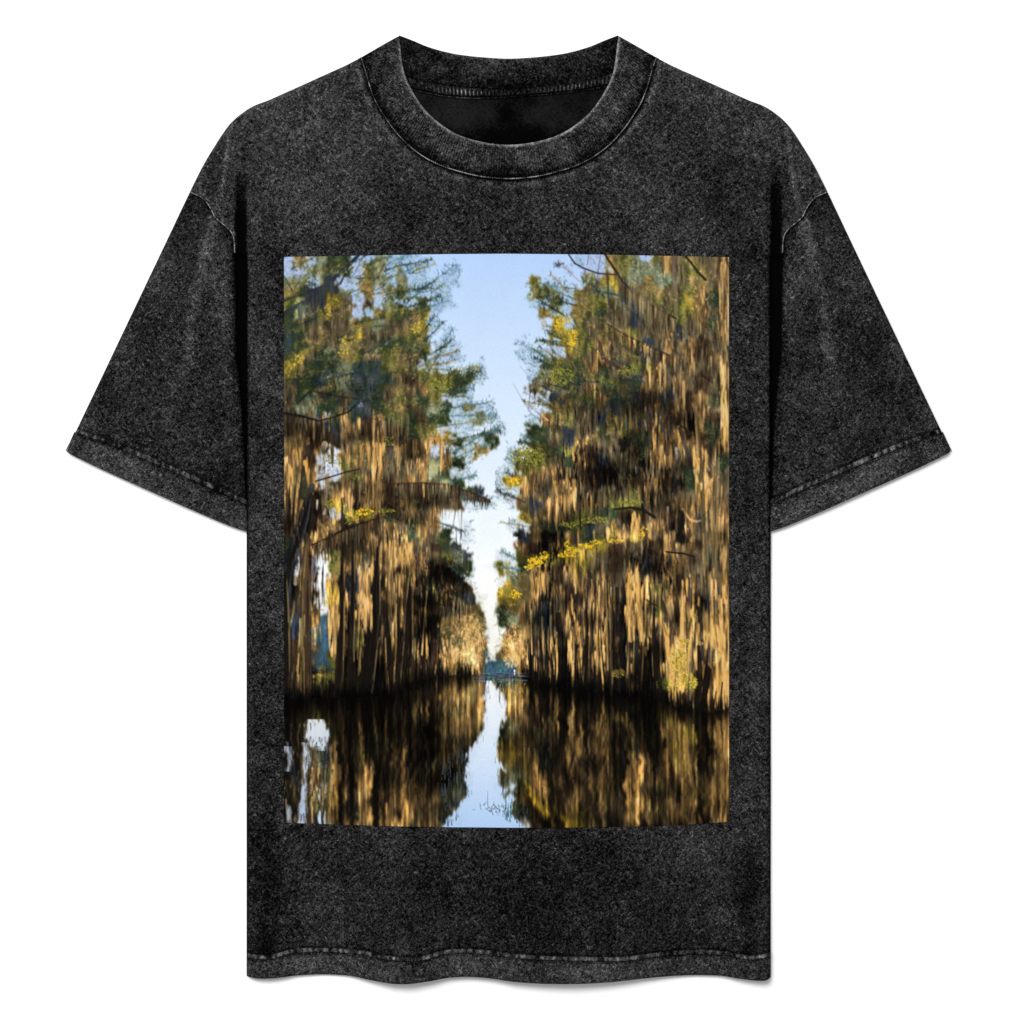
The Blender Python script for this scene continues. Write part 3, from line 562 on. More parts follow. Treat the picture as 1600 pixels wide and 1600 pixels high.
    mean[codes['M']] = (130,106,72); mean[codes['m']] = (86,77,60); mean[codes['H']] = (190,154,98); mean[codes['d']] = (62,50,38); mean[codes['k']] = (36,31,27); mean[codes['y']] = (152,132,58); mean[codes['s']] = (60,64,68)
    ok = np.isin(cls, [codes[c] for c in 'egGyomMHdkst']).astype(float)[..., None]
    T = blur(mean[cls]*ok, 7, 5)/np.maximum(blur(ok, 7, 5), .05); I = blur(img*ok, 7, 5)/np.maximum(blur(ok, 7, 5), .05)
    ratio = np.clip((T/np.maximum(I, 8)), .42, 1.9)**.85
    img *= 1+(ratio-1)*blur(ok, 2, 2)*np.clip((660-np.arange(HU))/50, 0, 1)[:, None, None]
    tier = noise(HU, W, 26, 34, 2); tier = (tier-tier.mean())/tier.std()
    img *= 1+.17*np.clip(tier, -1.8, 1.8)[..., None]*blur(ok, 2, 2)*np.clip((np.arange(HU)-200)/80, 0, 1)[:, None, None]
    img[:] = np.clip(img, 0, 255)
    # layered sprays of needles on sweeping branches
    for i in range(150):
        if i % 2: x, y, A = rng.uniform(450, 690), rng.uniform(410, 640), rng.normal(-.35, .3)
        else: x, y, A = rng.uniform(850, 1010), rng.uniform(440, 640), rng.normal(-2.75, .3)
        if keys[cls[int(y-Y0), int(x-X0)]] not in 'egGyobnml': continue
        L = rng.uniform(22, 52); c = rng.choice(list('egGGno'))
        plume(x, y, x+L*np.cos(A), y+L*np.sin(A), rng.uniform(5, 9), c, int(L*1.1), 0, 0)
    # where the picture is in shade and where the low sun strikes
    for x, y, rx, ry, f in [(960,735,100,30,.5),(940,640,90,32,.62),(1015,650,50,42,.62),(860,855,32,20,.6),(1015,876,48,24,.6),(520,605,90,34,.66),(704,922,34,46,.5),(655,965,36,60,.66),(590,1045,62,50,.58),(680,782,44,12,.66),
                            (452,870,20,70,.55),(560,848,34,22,.65),(880,1005,20,70,.64),(940,1065,95,28,.55),(1014,1035,20,60,.5),(852,968,26,30,.6),(1092,975,10,60,.6),(500,470,36,30,.78),(925,900,24,40,.7),(960,960,12,70,.7),
                            (1062,1040,22,44,1.28),(1125,1030,13,75,1.16),(572,930,14,56,1.2),(517,960,11,60,1.28),(740,1004,20,40,1.35),(798,1000,20,36,1.3),(988,838,30,22,1.28),(988,930,14,44,1.25),(842,904,11,24,1.35),(636,838,20,28,1.18),
                            (1060,450,60,40,1.1),(1128,600,8,60,1.15),(868,770,40,20,1.15),(720,1030,26,18,1.2)]:
        g_ = np.exp(-np.maximum(((xx+X0-x)/rx)**2+((yy+Y0-y)/ry)**2, 0)**1.3)
        f = 1-(1-f)*.75 if f < 1 else f
        img *= (1+(f-1)*g_*ok[..., 0])[..., None]
    img[:] = np.clip(img, 0, 252)
    for a in [([(536,850),(535,930),(533,1000),(529,1086)],2.8,7.5,'M','k',1,.25),([(553,840),(553,900),(552,960),(549,1020),(550,1088)],3,7,'m','k',1,.25),([(591,855),(588,920),(586,980),(578,1030),(570,1088)],5,13,'m','k',1,.2),
              ([(604,930),(606,1000),(612,1088)],2.5,8,'M','k',-1,.3),([(641,900),(637,1000),(630,1084)],4.5,8,'m','k',-1,.2),([(622,900),(621,1000),(618,1084)],2.4,5,'M','k',-1,.4),
              ([(486,770),(478,810),(466,850),(452,900),(446,960)],4.5,7,'s','k',1,.4),([(480,850),(479,930),(478,1010),(480,1086)],8,9,'o','d',-1,.35),([(474,705),(468,760),(462,820)],4,3,'M','d',-1,.5),
              ([(448,905),(446,980),(446,1090)],6,11,'m','k',1,.2),([(466,985),(464,1040),(460,1088)],3,6,'M','d',1,.5),
              ([(1124,930),(1126,990),(1128,1050),(1126,1106)],6,9,'H','M',0,.6),([(1112,905),(1114,960),(1118,1010)],4,5,'H','M',-1,.6),([(1134,950),(1134,1100)],4,5,'H','M',0,.6),
              ([(1066,920),(1066,1000),(1064,1060)],3,5,'H','M',-1,.7),([(1036,975),(1046,1020),(1052,1060),(1054,1104)],4,9,'H','M',-1,.7),([(1080,985),(1078,1040),(1074,1104)],4,6,'H','m',-1,.6),([(1104,1015),(1101,1060),(1094,1108)],3,4.5,'H','k',-1,.35),
              ([(983,895),(983,950),(985,1000)],4,3.4,'H','M',-1,.7),([(997,890),(998,940),(1002,1000)],3.6,3.4,'H','M',-1,.7),([(870,985),(872,1040),(870,1075)],2,3.4,'H','k',-1,.5),([(890,940),(897,1000),(896,1075)],3.4,4,'M','k',-1,.6),
              ([(938,985),(940,1030),(944,1085)],2,3.4,'H','k',-1,.5),([(918,960),(916,1020),(912,1080)],3,4,'M','k',-1,.3),([(956,920),(957,1000),(958,1086)],2.2,3.6,'m','k',-1,.4),([(1020,950),(1022,1020),(1026,1092)],2.4,5,'m','k',-1,.2),
              ([(842,985),(846,1030),(848,1070)],2,3.4,'M','k',-1,.4),([(856,1000),(862,1040),(860,1074)],2.4,3.4,'H','k',-1,.5),([(1086,640),(1094,720),(1098,800),(1102,880)],3,3.6,'M','m',-1,.6),([(1118,700),(1116,800),(1116,900)],3.4,4,'M','m',-1,.6)]: trunk(*a)
    for (x0_, x1_, y0_, y1_, n_) in [(556,584,880,985,22),(512,530,900,1000,12),(596,650,845,900,16),(976,1002,890,985,18),(1036,1072,985,1060,30),(1110,1137,900,1060,34),(830,852,890,925,10),(986,1006,800,840,8),(886,916,960,1040,12),
                                  (1066,1092,900,990,10),(1124,1137,560,700,12),(560,600,690,720,8),(448,486,700,760,14),(860,900,750,800,8),(930,945,985,1040,6),(1084,1104,700,830,10)]:
        for q in range(n_): moss(rng.uniform(x0_, x1_), rng.uniform(y0_, y1_-20), rng.uniform(14, 44), rng.uniform(1.4, 3), 3 if rng.random() < .55 else 2, .7)
    for i in range(420):      # the pale golden trees far down the left bank
        r = np.sqrt(rng.random()); th = rng.uniform(0, 6.283); x = 732+26*r*np.cos(th); y = 1002+44*r*np.sin(th)
        if y > 1046 or x > 760: continue
        A = rng.normal(1.57, .9); P([(x, y), (x+4*np.cos(A), y+4*np.sin(A))], rng.uniform(.5, 1.1), .3, [(226,196,140),(196,158,100),(160,128,78),(206,184,140),(120,100,64)][i % 5], .7)
    # open sky down the channel
    def spans(rows, top_c, bot_c, jit=3.0, a=.95, low=0):
        ya = np.array([r[0] for r in rows], float)-Y0; la = np.array([r[1] for r in rows], float)-X0; ra = np.array([r[2] for r in rows], float)-X0
        y = np.arange(int(ya[0]), min(len(img), int(ya[-1])+1)); l = np.interp(y, ya, la)[:, None]; r = np.interp(y, ya, ra)[:, None]
        nz = (noise(len(y), W, 9, 1.8, 2)-.5)*jit*4.5+(noise(len(y), W, 12, 6, 2)-.5)*jit*4
        x = np.arange(W)[None]; d = np.minimum(x-l, r-x)+nz
        e = np.minimum(y-ya[0], ya[-1]-y+low)[:, None]+nz*1.6
        al = (np.clip(d/2.4+.5, 0, 1)*np.clip(e/4+.5, 0, 1)*a)[..., None]; t = ((y-ya[0])/(ya[-1]-ya[0]))[:, None, None]
        c = np.array(top_c)*(1-t)+np.array(bot_c)*t
        al = blur(al, 1.6, .9); img[y] = img[y]*(1-al)+c*al
    spans([(870,740,764),(900,744,780),(930,742,776),(945,748,774),(958,757,774),(978,762,778),(992,764,783),(1006,762,784),(1018,765,778),(1026,767,772)], (250,253,254), (255,252,240), 1.6, .9)
    for i in range(60):
        y = rng.uniform(900, 1026); x = (np.interp(y, [870,930,1026], [740,742,766]) if i % 2 else np.interp(y, [870,930,1000,1026], [764,776,784,772]))+rng.normal(0, 3); A = rng.uniform(0, 6.28)
        P([(x, y), (x+4*np.cos(A), y+3*np.sin(A))], .7, .3, [(150,130,90),(110,104,84),(90,110,110)][i % 3], .6)
    for i in range(140):      # moss and twigs breaking up the bright holes
        x, y = [(503,722),(466,830),(470,880),(488,910),(1010,655),(1057,705),(500,742)][i % 7]; x += rng.normal(0, 6); y += rng.normal(0, 22)
        P([(x, y), (x+rng.normal(0, 1.5), y+rng.uniform(5, 18))], rng.uniform(.4, 1.0), .3, PAL['dmks'[i % 4]][i % 4], .55)
    img[:] = blur(img, .9, .5)
    # limbs and sunlit sprays that stand in front of everything
    GOLD = [(236,196,40),(252,214,60),(214,170,44),(190,160,50),(150,140,50)]
    def gold(x, y, rx, ry, n, pal=GOLD):
        for i in range(n):
            r = np.sqrt(rng.random()); th = rng.uniform(0, 6.283); X = x-X0+rx*r*np.cos(th); Y = y-Y0+ry*r*np.sin(th); A = rng.uniform(0, 6.283); L = rng.uniform(1, 3.6)
            stroke(X, Y, X+L*np.cos(A), Y+L*np.sin(A), rng.uniform(.5, 1.3), .4, pal[rng.integers(0, len(pal))], rng.uniform(.6, .95))
    for a in [(836,878,12,8,70),(826,886,7,4,24),(850,868,8,6,34),(893,862,12,9,60),(886,850,4,5,14),(915,853,12,4,34),(932,848,10,4,26),(960,845,14,3,26),(880,868,10,3,20),
              (806,928,9,7,36),(804,752,7,6,26),(872,508,5,8,24),(894,534,8,7,44),(898,522,5,5,14),(652,513,7,8,36),(540,534,5,9,22),(536,552,8,7,20),(512,484,3,8,12),(464,562,9,7,20),(1004,832,8,8,20)]: gold(*a, pal=GOLD if a[1] > 700 or a[0] > 800 else [(150,134,60),(186,160,66),(120,112,54),(206,176,84)])
    LIME = [(134,132,54),(106,112,50),(154,146,66),(80,88,42)]
    for a in [(830,716,20,13,150),(820,704,12,6,50),(878,588,18,14,140),(984,580,16,9,60),(604,798,13,3,26),(570,800,14,5,40),(516,788,5,6,24),(985,785,20,4,50),(930,812,22,5,60),(890,820,20,4,40),
              (690,602,20,10,80),(610,690,10,8,20),(745,575,6,3,8),(546,812,5,8,18),(556,745,12,5,20),(516,716,12,8,20),(1078,1068,9,10,40)]: gold(*a, pal=LIME if a[0] != 570 else GOLD)
    P([(489,851),(515,840),(535,829),(560,820),(588,812)], 1.1, 1.5, (34,30,28), .9); P([(444,646),(470,650),(498,658),(522,652),(545,644),(560,630)], 1.5, .6, (32,32,32), .8)
    P([(945,398),(958,418),(972,440),(990,460),(1010,474),(1030,486),(1055,498)], 1.0, 1.7, (58,44,38), .8); P([(888,398),(898,412),(912,420),(935,428),(966,430)], .9, 1.1, (72,58,70), .9)
    P([(1068,398),(1080,412),(1090,426),(1102,438)], 1.1, 1.5, (52,40,36), .8); P([(950,508),(980,526),(1010,540),(1045,556)], .8, 1.2, (58,50,44), .75)
    P([(960,796),(985,793),(1005,797),(1022,808)], 1.0, 1.9, (38,38,30), .85); P([(622,757),(660,755),(700,758),(740,772),(766,784)], .9, 1.3, (44,42,40), .8); P([(1040,862),(1068,865),(1084,870)], .9, .7, (34,28,28), .95)
    P([(494,752),(515,746),(540,738),(562,733)], 1.0, .8, (48,38,38), .9)
    for x in range(972, 1056, 4): moss(x, 442+(x-968)*.66+2, rng.uniform(14, 44), 2.8, int(rng.choice([0, 1, 1])), .7)
    for x in range(952, 1046, 5): moss(x, 511+(x-950)*.5, rng.uniform(10, 34), 2.6, int(rng.choice([0, 1, 2])), .7)
    for x in range(492, 590, 5): moss(x, 851-(x-489)*.4, rng.uniform(12, 40), 2.6, int(rng.choice([0, 0, 1])), .75)
    for x in range(626, 764, 4): moss(x, 757+max(0, (x-700)*.4), rng.uniform(8, 30)*(1 if x < 712 else .5), 1.9, int(rng.choice([0, 1, 1, 2])) if x < 705 else 0, .7)
    BUSH = [(206,186,84),(226,204,110),(168,156,66),(132,128,54),(190,160,80)]
    for a in [(1060,1036,14,26,190),(1078,1064,11,12,120),(1050,1070,8,14,60),(1066,1010,12,16,60)]: gold(*a, pal=BUSH)
    gold(1034, 1068, 8, 12, 50, pal=[(84,100,40),(60,74,34),(106,116,50)]); gold(966, 1052, 12, 6, 60, pal=[(150,130,64),(110,96,50),(84,78,42)])
    for pts, w0, w1 in [([(1091,1010),(1094,1060),(1092,1106)],3,4.5),([(1108,1046),(1103,1078),(1097,1108)],3,3.6),([(1062,1080),(1062,1106)],1.6,2.6),([(1070,1084),(1072,1106)],1.4,2.2),([(1128,1066),(1124,1106)],1.2,2),([(1118,1080),(1114,1108)],1,1.8),([(1026,1010),(1032,1092)],2.4,4)]:
        P(pts, w0, w1, (34,27,22), .8)
    for i in range(16):      # wiry twigs standing out of the crowns
        for (bx, by, sx, sy, A0) in [(560,450,60,30,-.45),(640,520,30,60,-.5),(900,560,30,70,-2.5),(560,620,60,40,-.3)]:
            x = bx+rng.normal(0, sx*.6); y = by+rng.normal(0, sy*.6); A = rng.normal(A0, .4); L = rng.uniform(10, 34)
            P([(x, y), (x+L*.5*np.cos(A), y+L*.5*np.sin(A)), (x+L*np.cos(A-.2), y+L*np.sin(A-.2))], .9, .3, (60,58,64), .55)
    for i in range(900):      # dark roots and shade at the waterline
        x = rng.uniform(444, 1138); w_ = np.interp(x, [444,520,628,634,745,820,850,960,1040,1140], [1093,1090,1084,1064,1050,1050,1072,1088,1098,1110])
        if 740 < x < 822 or (634 < x < 745 and rng.random() < .75): continue
        if 1042 < x < 1138 and rng.random() < .55: continue
        y = w_-rng.exponential(10)
        stroke(x-X0, y-Y0-rng.uniform(4, 16), x-X0+rng.normal(0, 1.5), w_-Y0+6, .3, rng.uniform(.8, 2.2), pick('k', x-X0, y-Y0), rng.uniform(.5, .9))
    lm = img.mean(2, keepdims=True); kk = np.clip((185-lm)/30, 0, 1)
    img += kk*((img-84)*.13)
    img *= 1+kk*np.clip((lm-90)/60, 0, 1)*np.array([.04, .0, -.07])*np.clip((np.arange(HU)-240)/60, 0, 1)[:, None, None]
    img[:] = np.clip(img, 6, 255)
    # ---- far water strip under the horizon (1048..) and banks
    wlx = [444, 520, 600, 628, 634, 690, 745, 820, 850, 900, 960, 1040, 1060, 1100, 1140]
    wly = [1093, 1090, 1086, 1082, 1066, 1057, 1053, 1053, 1070, 1078, 1086, 1096, 1104, 1112, 1108]
    wl = np.interp(np.arange(W)+X0, wlx, wly)-Y0
    wl = wl+(noise(1, W, 1, 7)[0]-.5)*9+(noise(1, W, 1, 2.2)[0]-.5)*4
    # the banks and roots are nearly black where they meet the water
    yq = np.arange(HU)[:, None]; xq = (np.arange(W)+X0)[None]
    edge = np.clip(1-(wl[None]-yq+noise(HU, W, 9, 5)*22-8)/26, 0, 1)
    amt = np.interp(xq, [444, 620, 640, 735, 745, 825, 850, 1035, 1050, 1138], [.85, .9, .55, .35, 0, 0, .85, .9, .45, .4])
    av = np.clip(.35+1.5*noise(1, W, 1, 6)[0], .3, 1.1)[None]
    img *= (1-np.clip(edge*amt*av, 0, .93))[..., None]
    full = np.zeros((H, W, 3)); full[:HU] = img
    up = blur(img, 1.2, .7)
    rip = (noise(H, W, 5, 60, 2)-.5)
    rows_ = np.arange(H)
    for j in range(W):
        w = wl[j]; ys_ = np.arange(int(w), H)
        src = np.clip(2*w-ys_-(ys_-w)*.0, 0, HU-1)
        dep = np.clip((ys_-w)/60, 0, 1)
        xs_ = np.clip(j+rip[ys_, j]*(2+9*dep), 0, W-1)
        sy = np.clip(src+rip[ys_, (j*3) % W]*4*dep, 0, HU-1.01)
        y0 = sy.astype(int); f = (sy-y0)[:, None]; xi = xs_.astype(int)
        full[ys_, j] = up[y0, xi]*(1-f)+up[y0+1, xi]*f
    ref = full.copy()
    ref = blur(ref, 2.6, .7)
    lum = ref.mean(2, keepdims=True)/255
    tint = (ref*.86+ref.mean(2, keepdims=True)*.14)*np.array([.80, .76, .66])*(.68+.42*lum)
    sky = ref*np.array([.93, .97, 1.0])
    s1 = noise(H, W, 70, 3.2, 2); s1 = (s1-s1.mean())/s1.std(); s2 = noise(H, W, 90, 11, 2); s2 = (s2-s2.mean())/s2.std()
    st = np.where(s1 > .4, 1.2, np.where(s1 < -.1, .74, .96))*(1+.22*np.clip(s2, -1.6, 1.6)); st = blur(st[..., None], 2, .6)
    tint = tint*st+np.array([7, 5, 1])*np.maximum(st-1, 0)*2
    k = np.clip((lum-.62)/.2, 0, 1)*np.clip((ref[..., 2:3]-ref[..., 0:1]+30)/30, 0, 1)
    ref = tint*(1-k)+sky*k
    yyf = np.arange(H)[:, None]
    m = np.clip((yyf-wl[None]+.5)/1.2, 0, 1)[..., None]
    dark = np.exp(-np.maximum(yyf-wl[None], 0)/9.0)[..., None]
    xxr = (np.arange(W)+X0)[None, :, None]
    side = np.clip(np.abs(xxr-785)/45-.6, 0, 1)
    dk = .32*dark*side*av[..., None]; ref = ref*(1-dk)+np.array([18, 14, 12])*dk
    full = full*(1-m)+ref*m
    img = full
    # sky reflection: bluer towards the bottom
    def SK(pts, w, a=.8, col=(190,214,244)): P(pts, w, w, col, a)
    yb = np.clip((yyf+Y0-1130)/150, 0, 1)[..., None]
    lum = img.mean(2, keepdims=True); mm = (lum > 190)*m*yb
    img += (np.array([176, 206, 243])-img)*mm*.8
    # open bright water in the channel, with blue far strip
    for q in range(90):
        x = rng.uniform(748, 818); y = rng.uniform(1050, 1066); P([(x-rng.uniform(2, 10), y), (x+rng.uniform(2, 10), y)], .6, .5, (84+rng.uniform(0, 60), 106+rng.uniform(0, 60), 128+rng.uniform(0, 60)), .35)
    for q in range(70):
        x = rng.uniform(762, 822); y = rng.uniform(1060, 1084); P([(x, y), (x+rng.normal(0, 1), y+rng.uniform(2, 8))], .8, .4, PAL['y'][rng.integers(0, 6)], .5); P([(804,1047),(804,1054)], .5, .4, (220,228,236), .7)
    spans([(1064,761,768),(1075,758,778),(1085,757,785),(1100,756,790),(1120,757,789),(1140,754,781),(1158,742,778),(1180,729,775),(1200,728,777),(1222,728,781),(1242,726,783),(1262,716,791),(1280,701,808),(1296,690,822)], (250,252,254), (176,206,244), 2.2, .95, 40)
    spans([(1124,484,505),(1133,479,512),(1150,477,514),(1162,484,513),(1172,494,510)], (238,244,249), (214,226,242), 2.2, .9)
    spans([(1160,475,482),(1190,475,488),(1212,473,479),(1250,470,480),(1298,465,479)], (214,226,244), (196,216,246), 1.8, .85, 40)
    spans([(1166,446,456),(1186,448,458),(1204,450,454)], (196,212,236), (190,206,232), 2.2, .8); spans([(1256,448,453),(1298,447,455)], (214,222,236), (206,216,232), 1.4, .7, 40)
    for i in range(60):      # reflected leaf tips along the edges of that sky
        y = rng.uniform(1080, 1292); e = np.interp(y, [1064,1100,1140,1180,1242,1296], [764,757,755,730,727,696]) if rng.random() < .6 else np.interp(y, [1064,1120,1180,1242,1296], [770,789,776,784,820])
        x = e+rng.normal(0, 4.5); P([(x, y), (x+rng.normal(0, .5), y-rng.uniform(3, 11))], rng.uniform(.5, 1.1), .3, [(52,62,68),(80,92,104),(92,84,60),(40,44,46)][rng.integers(0, 4)], .35)
    for i in range(230):
        x, y = (rng.uniform(476, 514), rng.uniform(1150, 1205)) if i < 90 else (rng.choice([475, 484, 512, 478, 466, 456, 446])+rng.normal(0, 2), rng.uniform(1122, 1288))
        P([(x,y),(x+rng.normal(0, .5),y+rng.uniform(4,14))], rng.uniform(.4, 1.2), .3, [(60,62,66),(40,36,32),(96,84,62),(130,110,70)][rng.integers(0, 4)], .6)
    for i in range(70): moss(rng.uniform(486, 520), rng.uniform(1196, 1262), rng.uniform(10, 26), 1.6, int(rng.choice([0, 1, 2])), .6, 'G' if i % 4 == 0 else None)
    # reflected twigs at the lower centre
    for k in range(34):
        x = 770+rng.normal(0, 13); y = 1261+rng.normal(0, 3.2)+abs(rng.normal(0, 2))
        P([(x, y), (x+rng.normal(0, 2.5), y-rng.uniform(-2, 7))], rng.uniform(.5, 1.2), .3, (70+rng.uniform(0, 40), 88+rng.uniform(0, 40), 116), .6)
    P([(762,1258),(762,1236)], .8, .3, (100,116,140), .6)
    for k in range(120):      # the dark tuft on the right of the channel
        x = 800+rng.normal(0, 10); y = 1268+rng.normal(0, 7)
        P([(x, y), (x+rng.normal(0, 1), y-rng.uniform(2, 9))], rng.uniform(.6, 1.4), .3, PAL['b'][rng.integers(0, 3)] if x < 800 else PAL['g'][rng.integers(0, 3)], .7)
    for i in range(160):
        x = rng.uniform(690, 736); y = rng.uniform(1180, 1290)
        if x < 700+(1290-y)*.2+12: P([(x,y),(x+rng.normal(0,.6),y-rng.uniform(4,14))], 1.0, .3, (62,72,78), .6)
    # waterline dashes
    for i in range(900):
        x = rng.random()*W; y = wl[int(x)]+rng.random()**1.3*190
        if y >= H-2: continue
        c = img[int(y), int(x)]
        stroke(x-rng.uniform(1, 5), y, x+rng.uniform(1, 5), y+rng.normal(0, .3), .35, .35, c*(1+rng.normal(0, .12)), .35)
    for i in range(1900):      # long vertical reflected strands
        x = rng.random()*W; y = wl[int(x)]+8+rng.random()*185
        if y >= H-3: continue
        c = img[int(y), int(x)]
        if c.mean() > 165: continue
        g = rng.choice([rng.normal(.6, .12), rng.normal(1.35, .25)]); L = rng.uniform(6, 26)
        stroke(x, y-L/2, x+rng.normal(0, .8), y+L/2, rng.uniform(.5, 1.4), .4, np.clip(c*max(.35, g)+(10 if g > 1.3 else 0)*np.array([1.3, 1, .5]), 0, 250), .42)
    img = blur(img, .4, .35)
    img = img+.38*(img-blur(img, 1.3, 1.3))
    img += rng.normal(0, 1.3, img.shape[:2])[..., None]
    return np.clip(img/255, 0, 1)
# ------------------------------------------------ the shirt's curves, in photograph pixels
SHO = [(564,90.5),(540,103),(500,121),(450,143.5),(420,157),(397,166),(378,178),(362,192),(350,207),(337,227),(320,255),(307,280),(297,300)]
ARM = [(297,300),(304,303),(313,307),(321,313),(328,322),(333,331),(337,339),(345,347),(354,354),(361,361),(365.5,369),(367.5,380),(368,396)]
HEM = [(385.5,1525),(403,1528),(424,1528),(445,1526),(464,1523.6),(504,1522),(545,1524),(580,1530.5),(612,1535.5),(639,1536),(671,1532),(700,1527),(733,1525.5),(768,1528),(800,1532.5),(844,1535.5),(897,1536),(951,1533.6),(1005,1528),(1045,1524.7),(1086,1523),(1126,1524),(1153,1528),(1180,1531),(1195,1531),(1204,1527)]
SEAM = [(385.5,1497),(405,1500),(424,1500),(437,1496),(459,1490.6),(491,1489),(531,1490),(571,1493.5),(598,1499),(639,1502.7),(666,1500),(692,1492.5),(719,1490),(760,1492),(800,1497),(844,1500),(897,1501.5),(965,1502.7),(1018,1497),(1059,1493),(1099,1492),(1134,1494),(1166,1500),(1185,1499),(1204,1496)]
INN = [(624.5,56),(625.5,72),(628.6,97),(633.4,119.6),(644,142),(660,167),(678,186),(702.5,204),(727,215.5),(759,223.6),(795,227)]
INN = INN+mirror(INN[:-1])[::-1]
OUT = [(564.4,90.4),(571,110),(579,137.5),(588.7,162),(603.4,186),(618,206),(637.5,227),(662,245.6),(686,258),(710.6,266.7),(743,275),(767.5,278.5),(795,280)]
OUT = OUT+mirror(OUT[:-1])[::-1]
BKT = [(624,55.4),(645.6,64),(670,74),(702.5,83),(735,88),(767.5,90.8),(795,92)]
BKT = BKT+mirror(BKT[:-1])[::-1]
OVT = [(634,121),(641,123),(670,128.6),(702.5,134),(743,137.5),(800,138.5),(855,134),(904,128),(952,116),(960,113)]
OVB = [(638,139),(645.6,141.6),(678,149),(710.6,153.7),(751,155),(800,152.5),(871,147.5),(941,138),(960,133)]
SHO_R, ARM_R = mirror(SHO), mirror(ARM)
SLO = [(297,300),(183,540),(122,668),(104,705)]                       # sleeve, outer edge
SLB = [(104.5,705),(115,712),(167,737),(235,767.5),(292,793),(355,820),(388.5,831.5)]   # sleeve opening
SU = [(122.5,668.5),(158,680),(192,692),(255,719),(330,752),(388.5,779)]
SL = [(118,677),(150,689),(180,701),(235,724),(292,749),(342,771),(388.5,792.5)]
GAP = [(369,386),(371,440),(371.5,500),(372.5,545),(377,600),(382,650),(385.5,710),(387.5,780),(389,835)]        # edge of the sleeve cloth beside the body

def roll(P, line, R, amt):
    d, _ = dist(P, line); x = np.clip(d/R, 0, 1)
    return amt*(1-np.sqrt(np.clip(1-(1-x)**2, 0, 1)))
def ridge(P, line, w, h, fade=True):
    d, t = dist(P, line); f = np.sin(np.pi*np.clip(t, 0, 1))**.6 if fade else 1.0
    return h*np.exp(-(d/w)**2)*f
HY = np.array(HEM); WAVE = lambda x: (np.interp(x, HY[:, 0], HY[:, 1])-1528)
def both(P, fn):
    Q = P.copy(); m = Q[:, 0] > 794.75; Q[m, 0] = 1589.5-Q[m, 0]; return fn(Q)
CRE = [(363,193),(357,225),(353,262),(346,300),(338,330)]
def z_front(P):
    x, y = P[:, 0], P[:, 1]
    z = np.full(len(P), 12.0)
    z += 1.6*n2(x, y, 120, 260, 3)+.7*n2(x+40, y, 55, 120, 4)+.35*n2(x, y, 26, 40, 8)
    low = sstep(y, 1180, 1500)
    z += low*WAVE(x)*.95
    z += 1.0*np.sin((x-385)/46.0)*sstep(y, 1250, 1420)*.6
    def half(Q):
        h = -roll(Q, SHO, 13, 7.5)
        side = [(385.5,400),(385.5,1540)]
        h -= roll(Q, side, 9, 8.5)*sstep(Q[:, 1], 380, 420)
        # fold that opens into the black gap under the arm
        d = np.abs(Q[:, 0]-377); dep = sstep(Q[:, 1], 215, 400)
        h -= 9.5*dep*np.exp(-(d/8.5)**4)*(Q[:, 1] < 470)
        h += ridge(Q, CRE, 3.6, 2.6)
        h += ridge(Q, [(396,240),(398,330),(396,440),(397,600)], 9, 1.2)
        # puckers running into the armhole seam
        d, t = dist(Q, ARM); h += np.exp(-(d/9)**2)*1.1*n1(t*150, 4.5, 21)*sstep(t, .1, .3)
        h -= 2.0*np.exp(-(d/2.2)**2)
        d, t = dist(Q, OUT[:13]); h -= 2.2*np.exp(-((d-3)/3.2)**2); h += .9*np.exp(-((d-10)/4)**2)
        return h
    z += both(P, half)
    return np.maximum(z, 2.2)
def w_front(P):
    x, y = P[:, 0], P[:, 1]
    w = .07*n2(x, y, 90, 150, 31)+.06*n2(x, y, 34, 50, 32)
    w += .08*(1-sstep(y, 120, 420))-.11*sstep(y, 1200, 1400)
    w -= .06*np.exp(-((x-800)/230)**2)*sstep(y, 350, 420)*0
    def half(Q):
        h = .40*np.exp(-(dist(Q, CRE)[0]/4)**2)*np.sin(np.pi*np.clip(dist(Q, CRE)[1], .02, 1))**.5
        h -= 1.1*sstep(Q[:, 1], 230, 380)*np.exp(-((Q[:, 0]-377)/8.5)**6)     # shade of the deep fold, painted black into the cloth colour
        d, t = dist(Q, ARM); h += .45*np.exp(-(d/7)**2)*(.5+.5*n1(t*150, 3.5, 22))+.25*np.exp(-(d/4)**2)
        d, t = dist(Q, OUT[:13]); h += .34*np.exp(-((d-10)/6)**2)*(.6+.6*n1(t*400, 14, 24)); h -= .3*np.exp(-((d-3)/3)**2)
        h += .12*np.exp(-(dist(Q, SHO)[0]/5)**2)
        h -= .25*np.exp(-((Q[:, 0]-420)/16)**2)*sstep(Q[:, 1], 1230, 1400)
        return h
    return w+both(P, half)
WEARTOP = 1

shirt = bpy.data.objects.new('t_shirt', None); sc.collection.objects.link(shirt); shirt.empty_display_size = .1
shirt['label'] = 'stone-washed black short-sleeved t-shirt laid flat on white, printed with mossy trees'
shirt['category'] = 't-shirt'

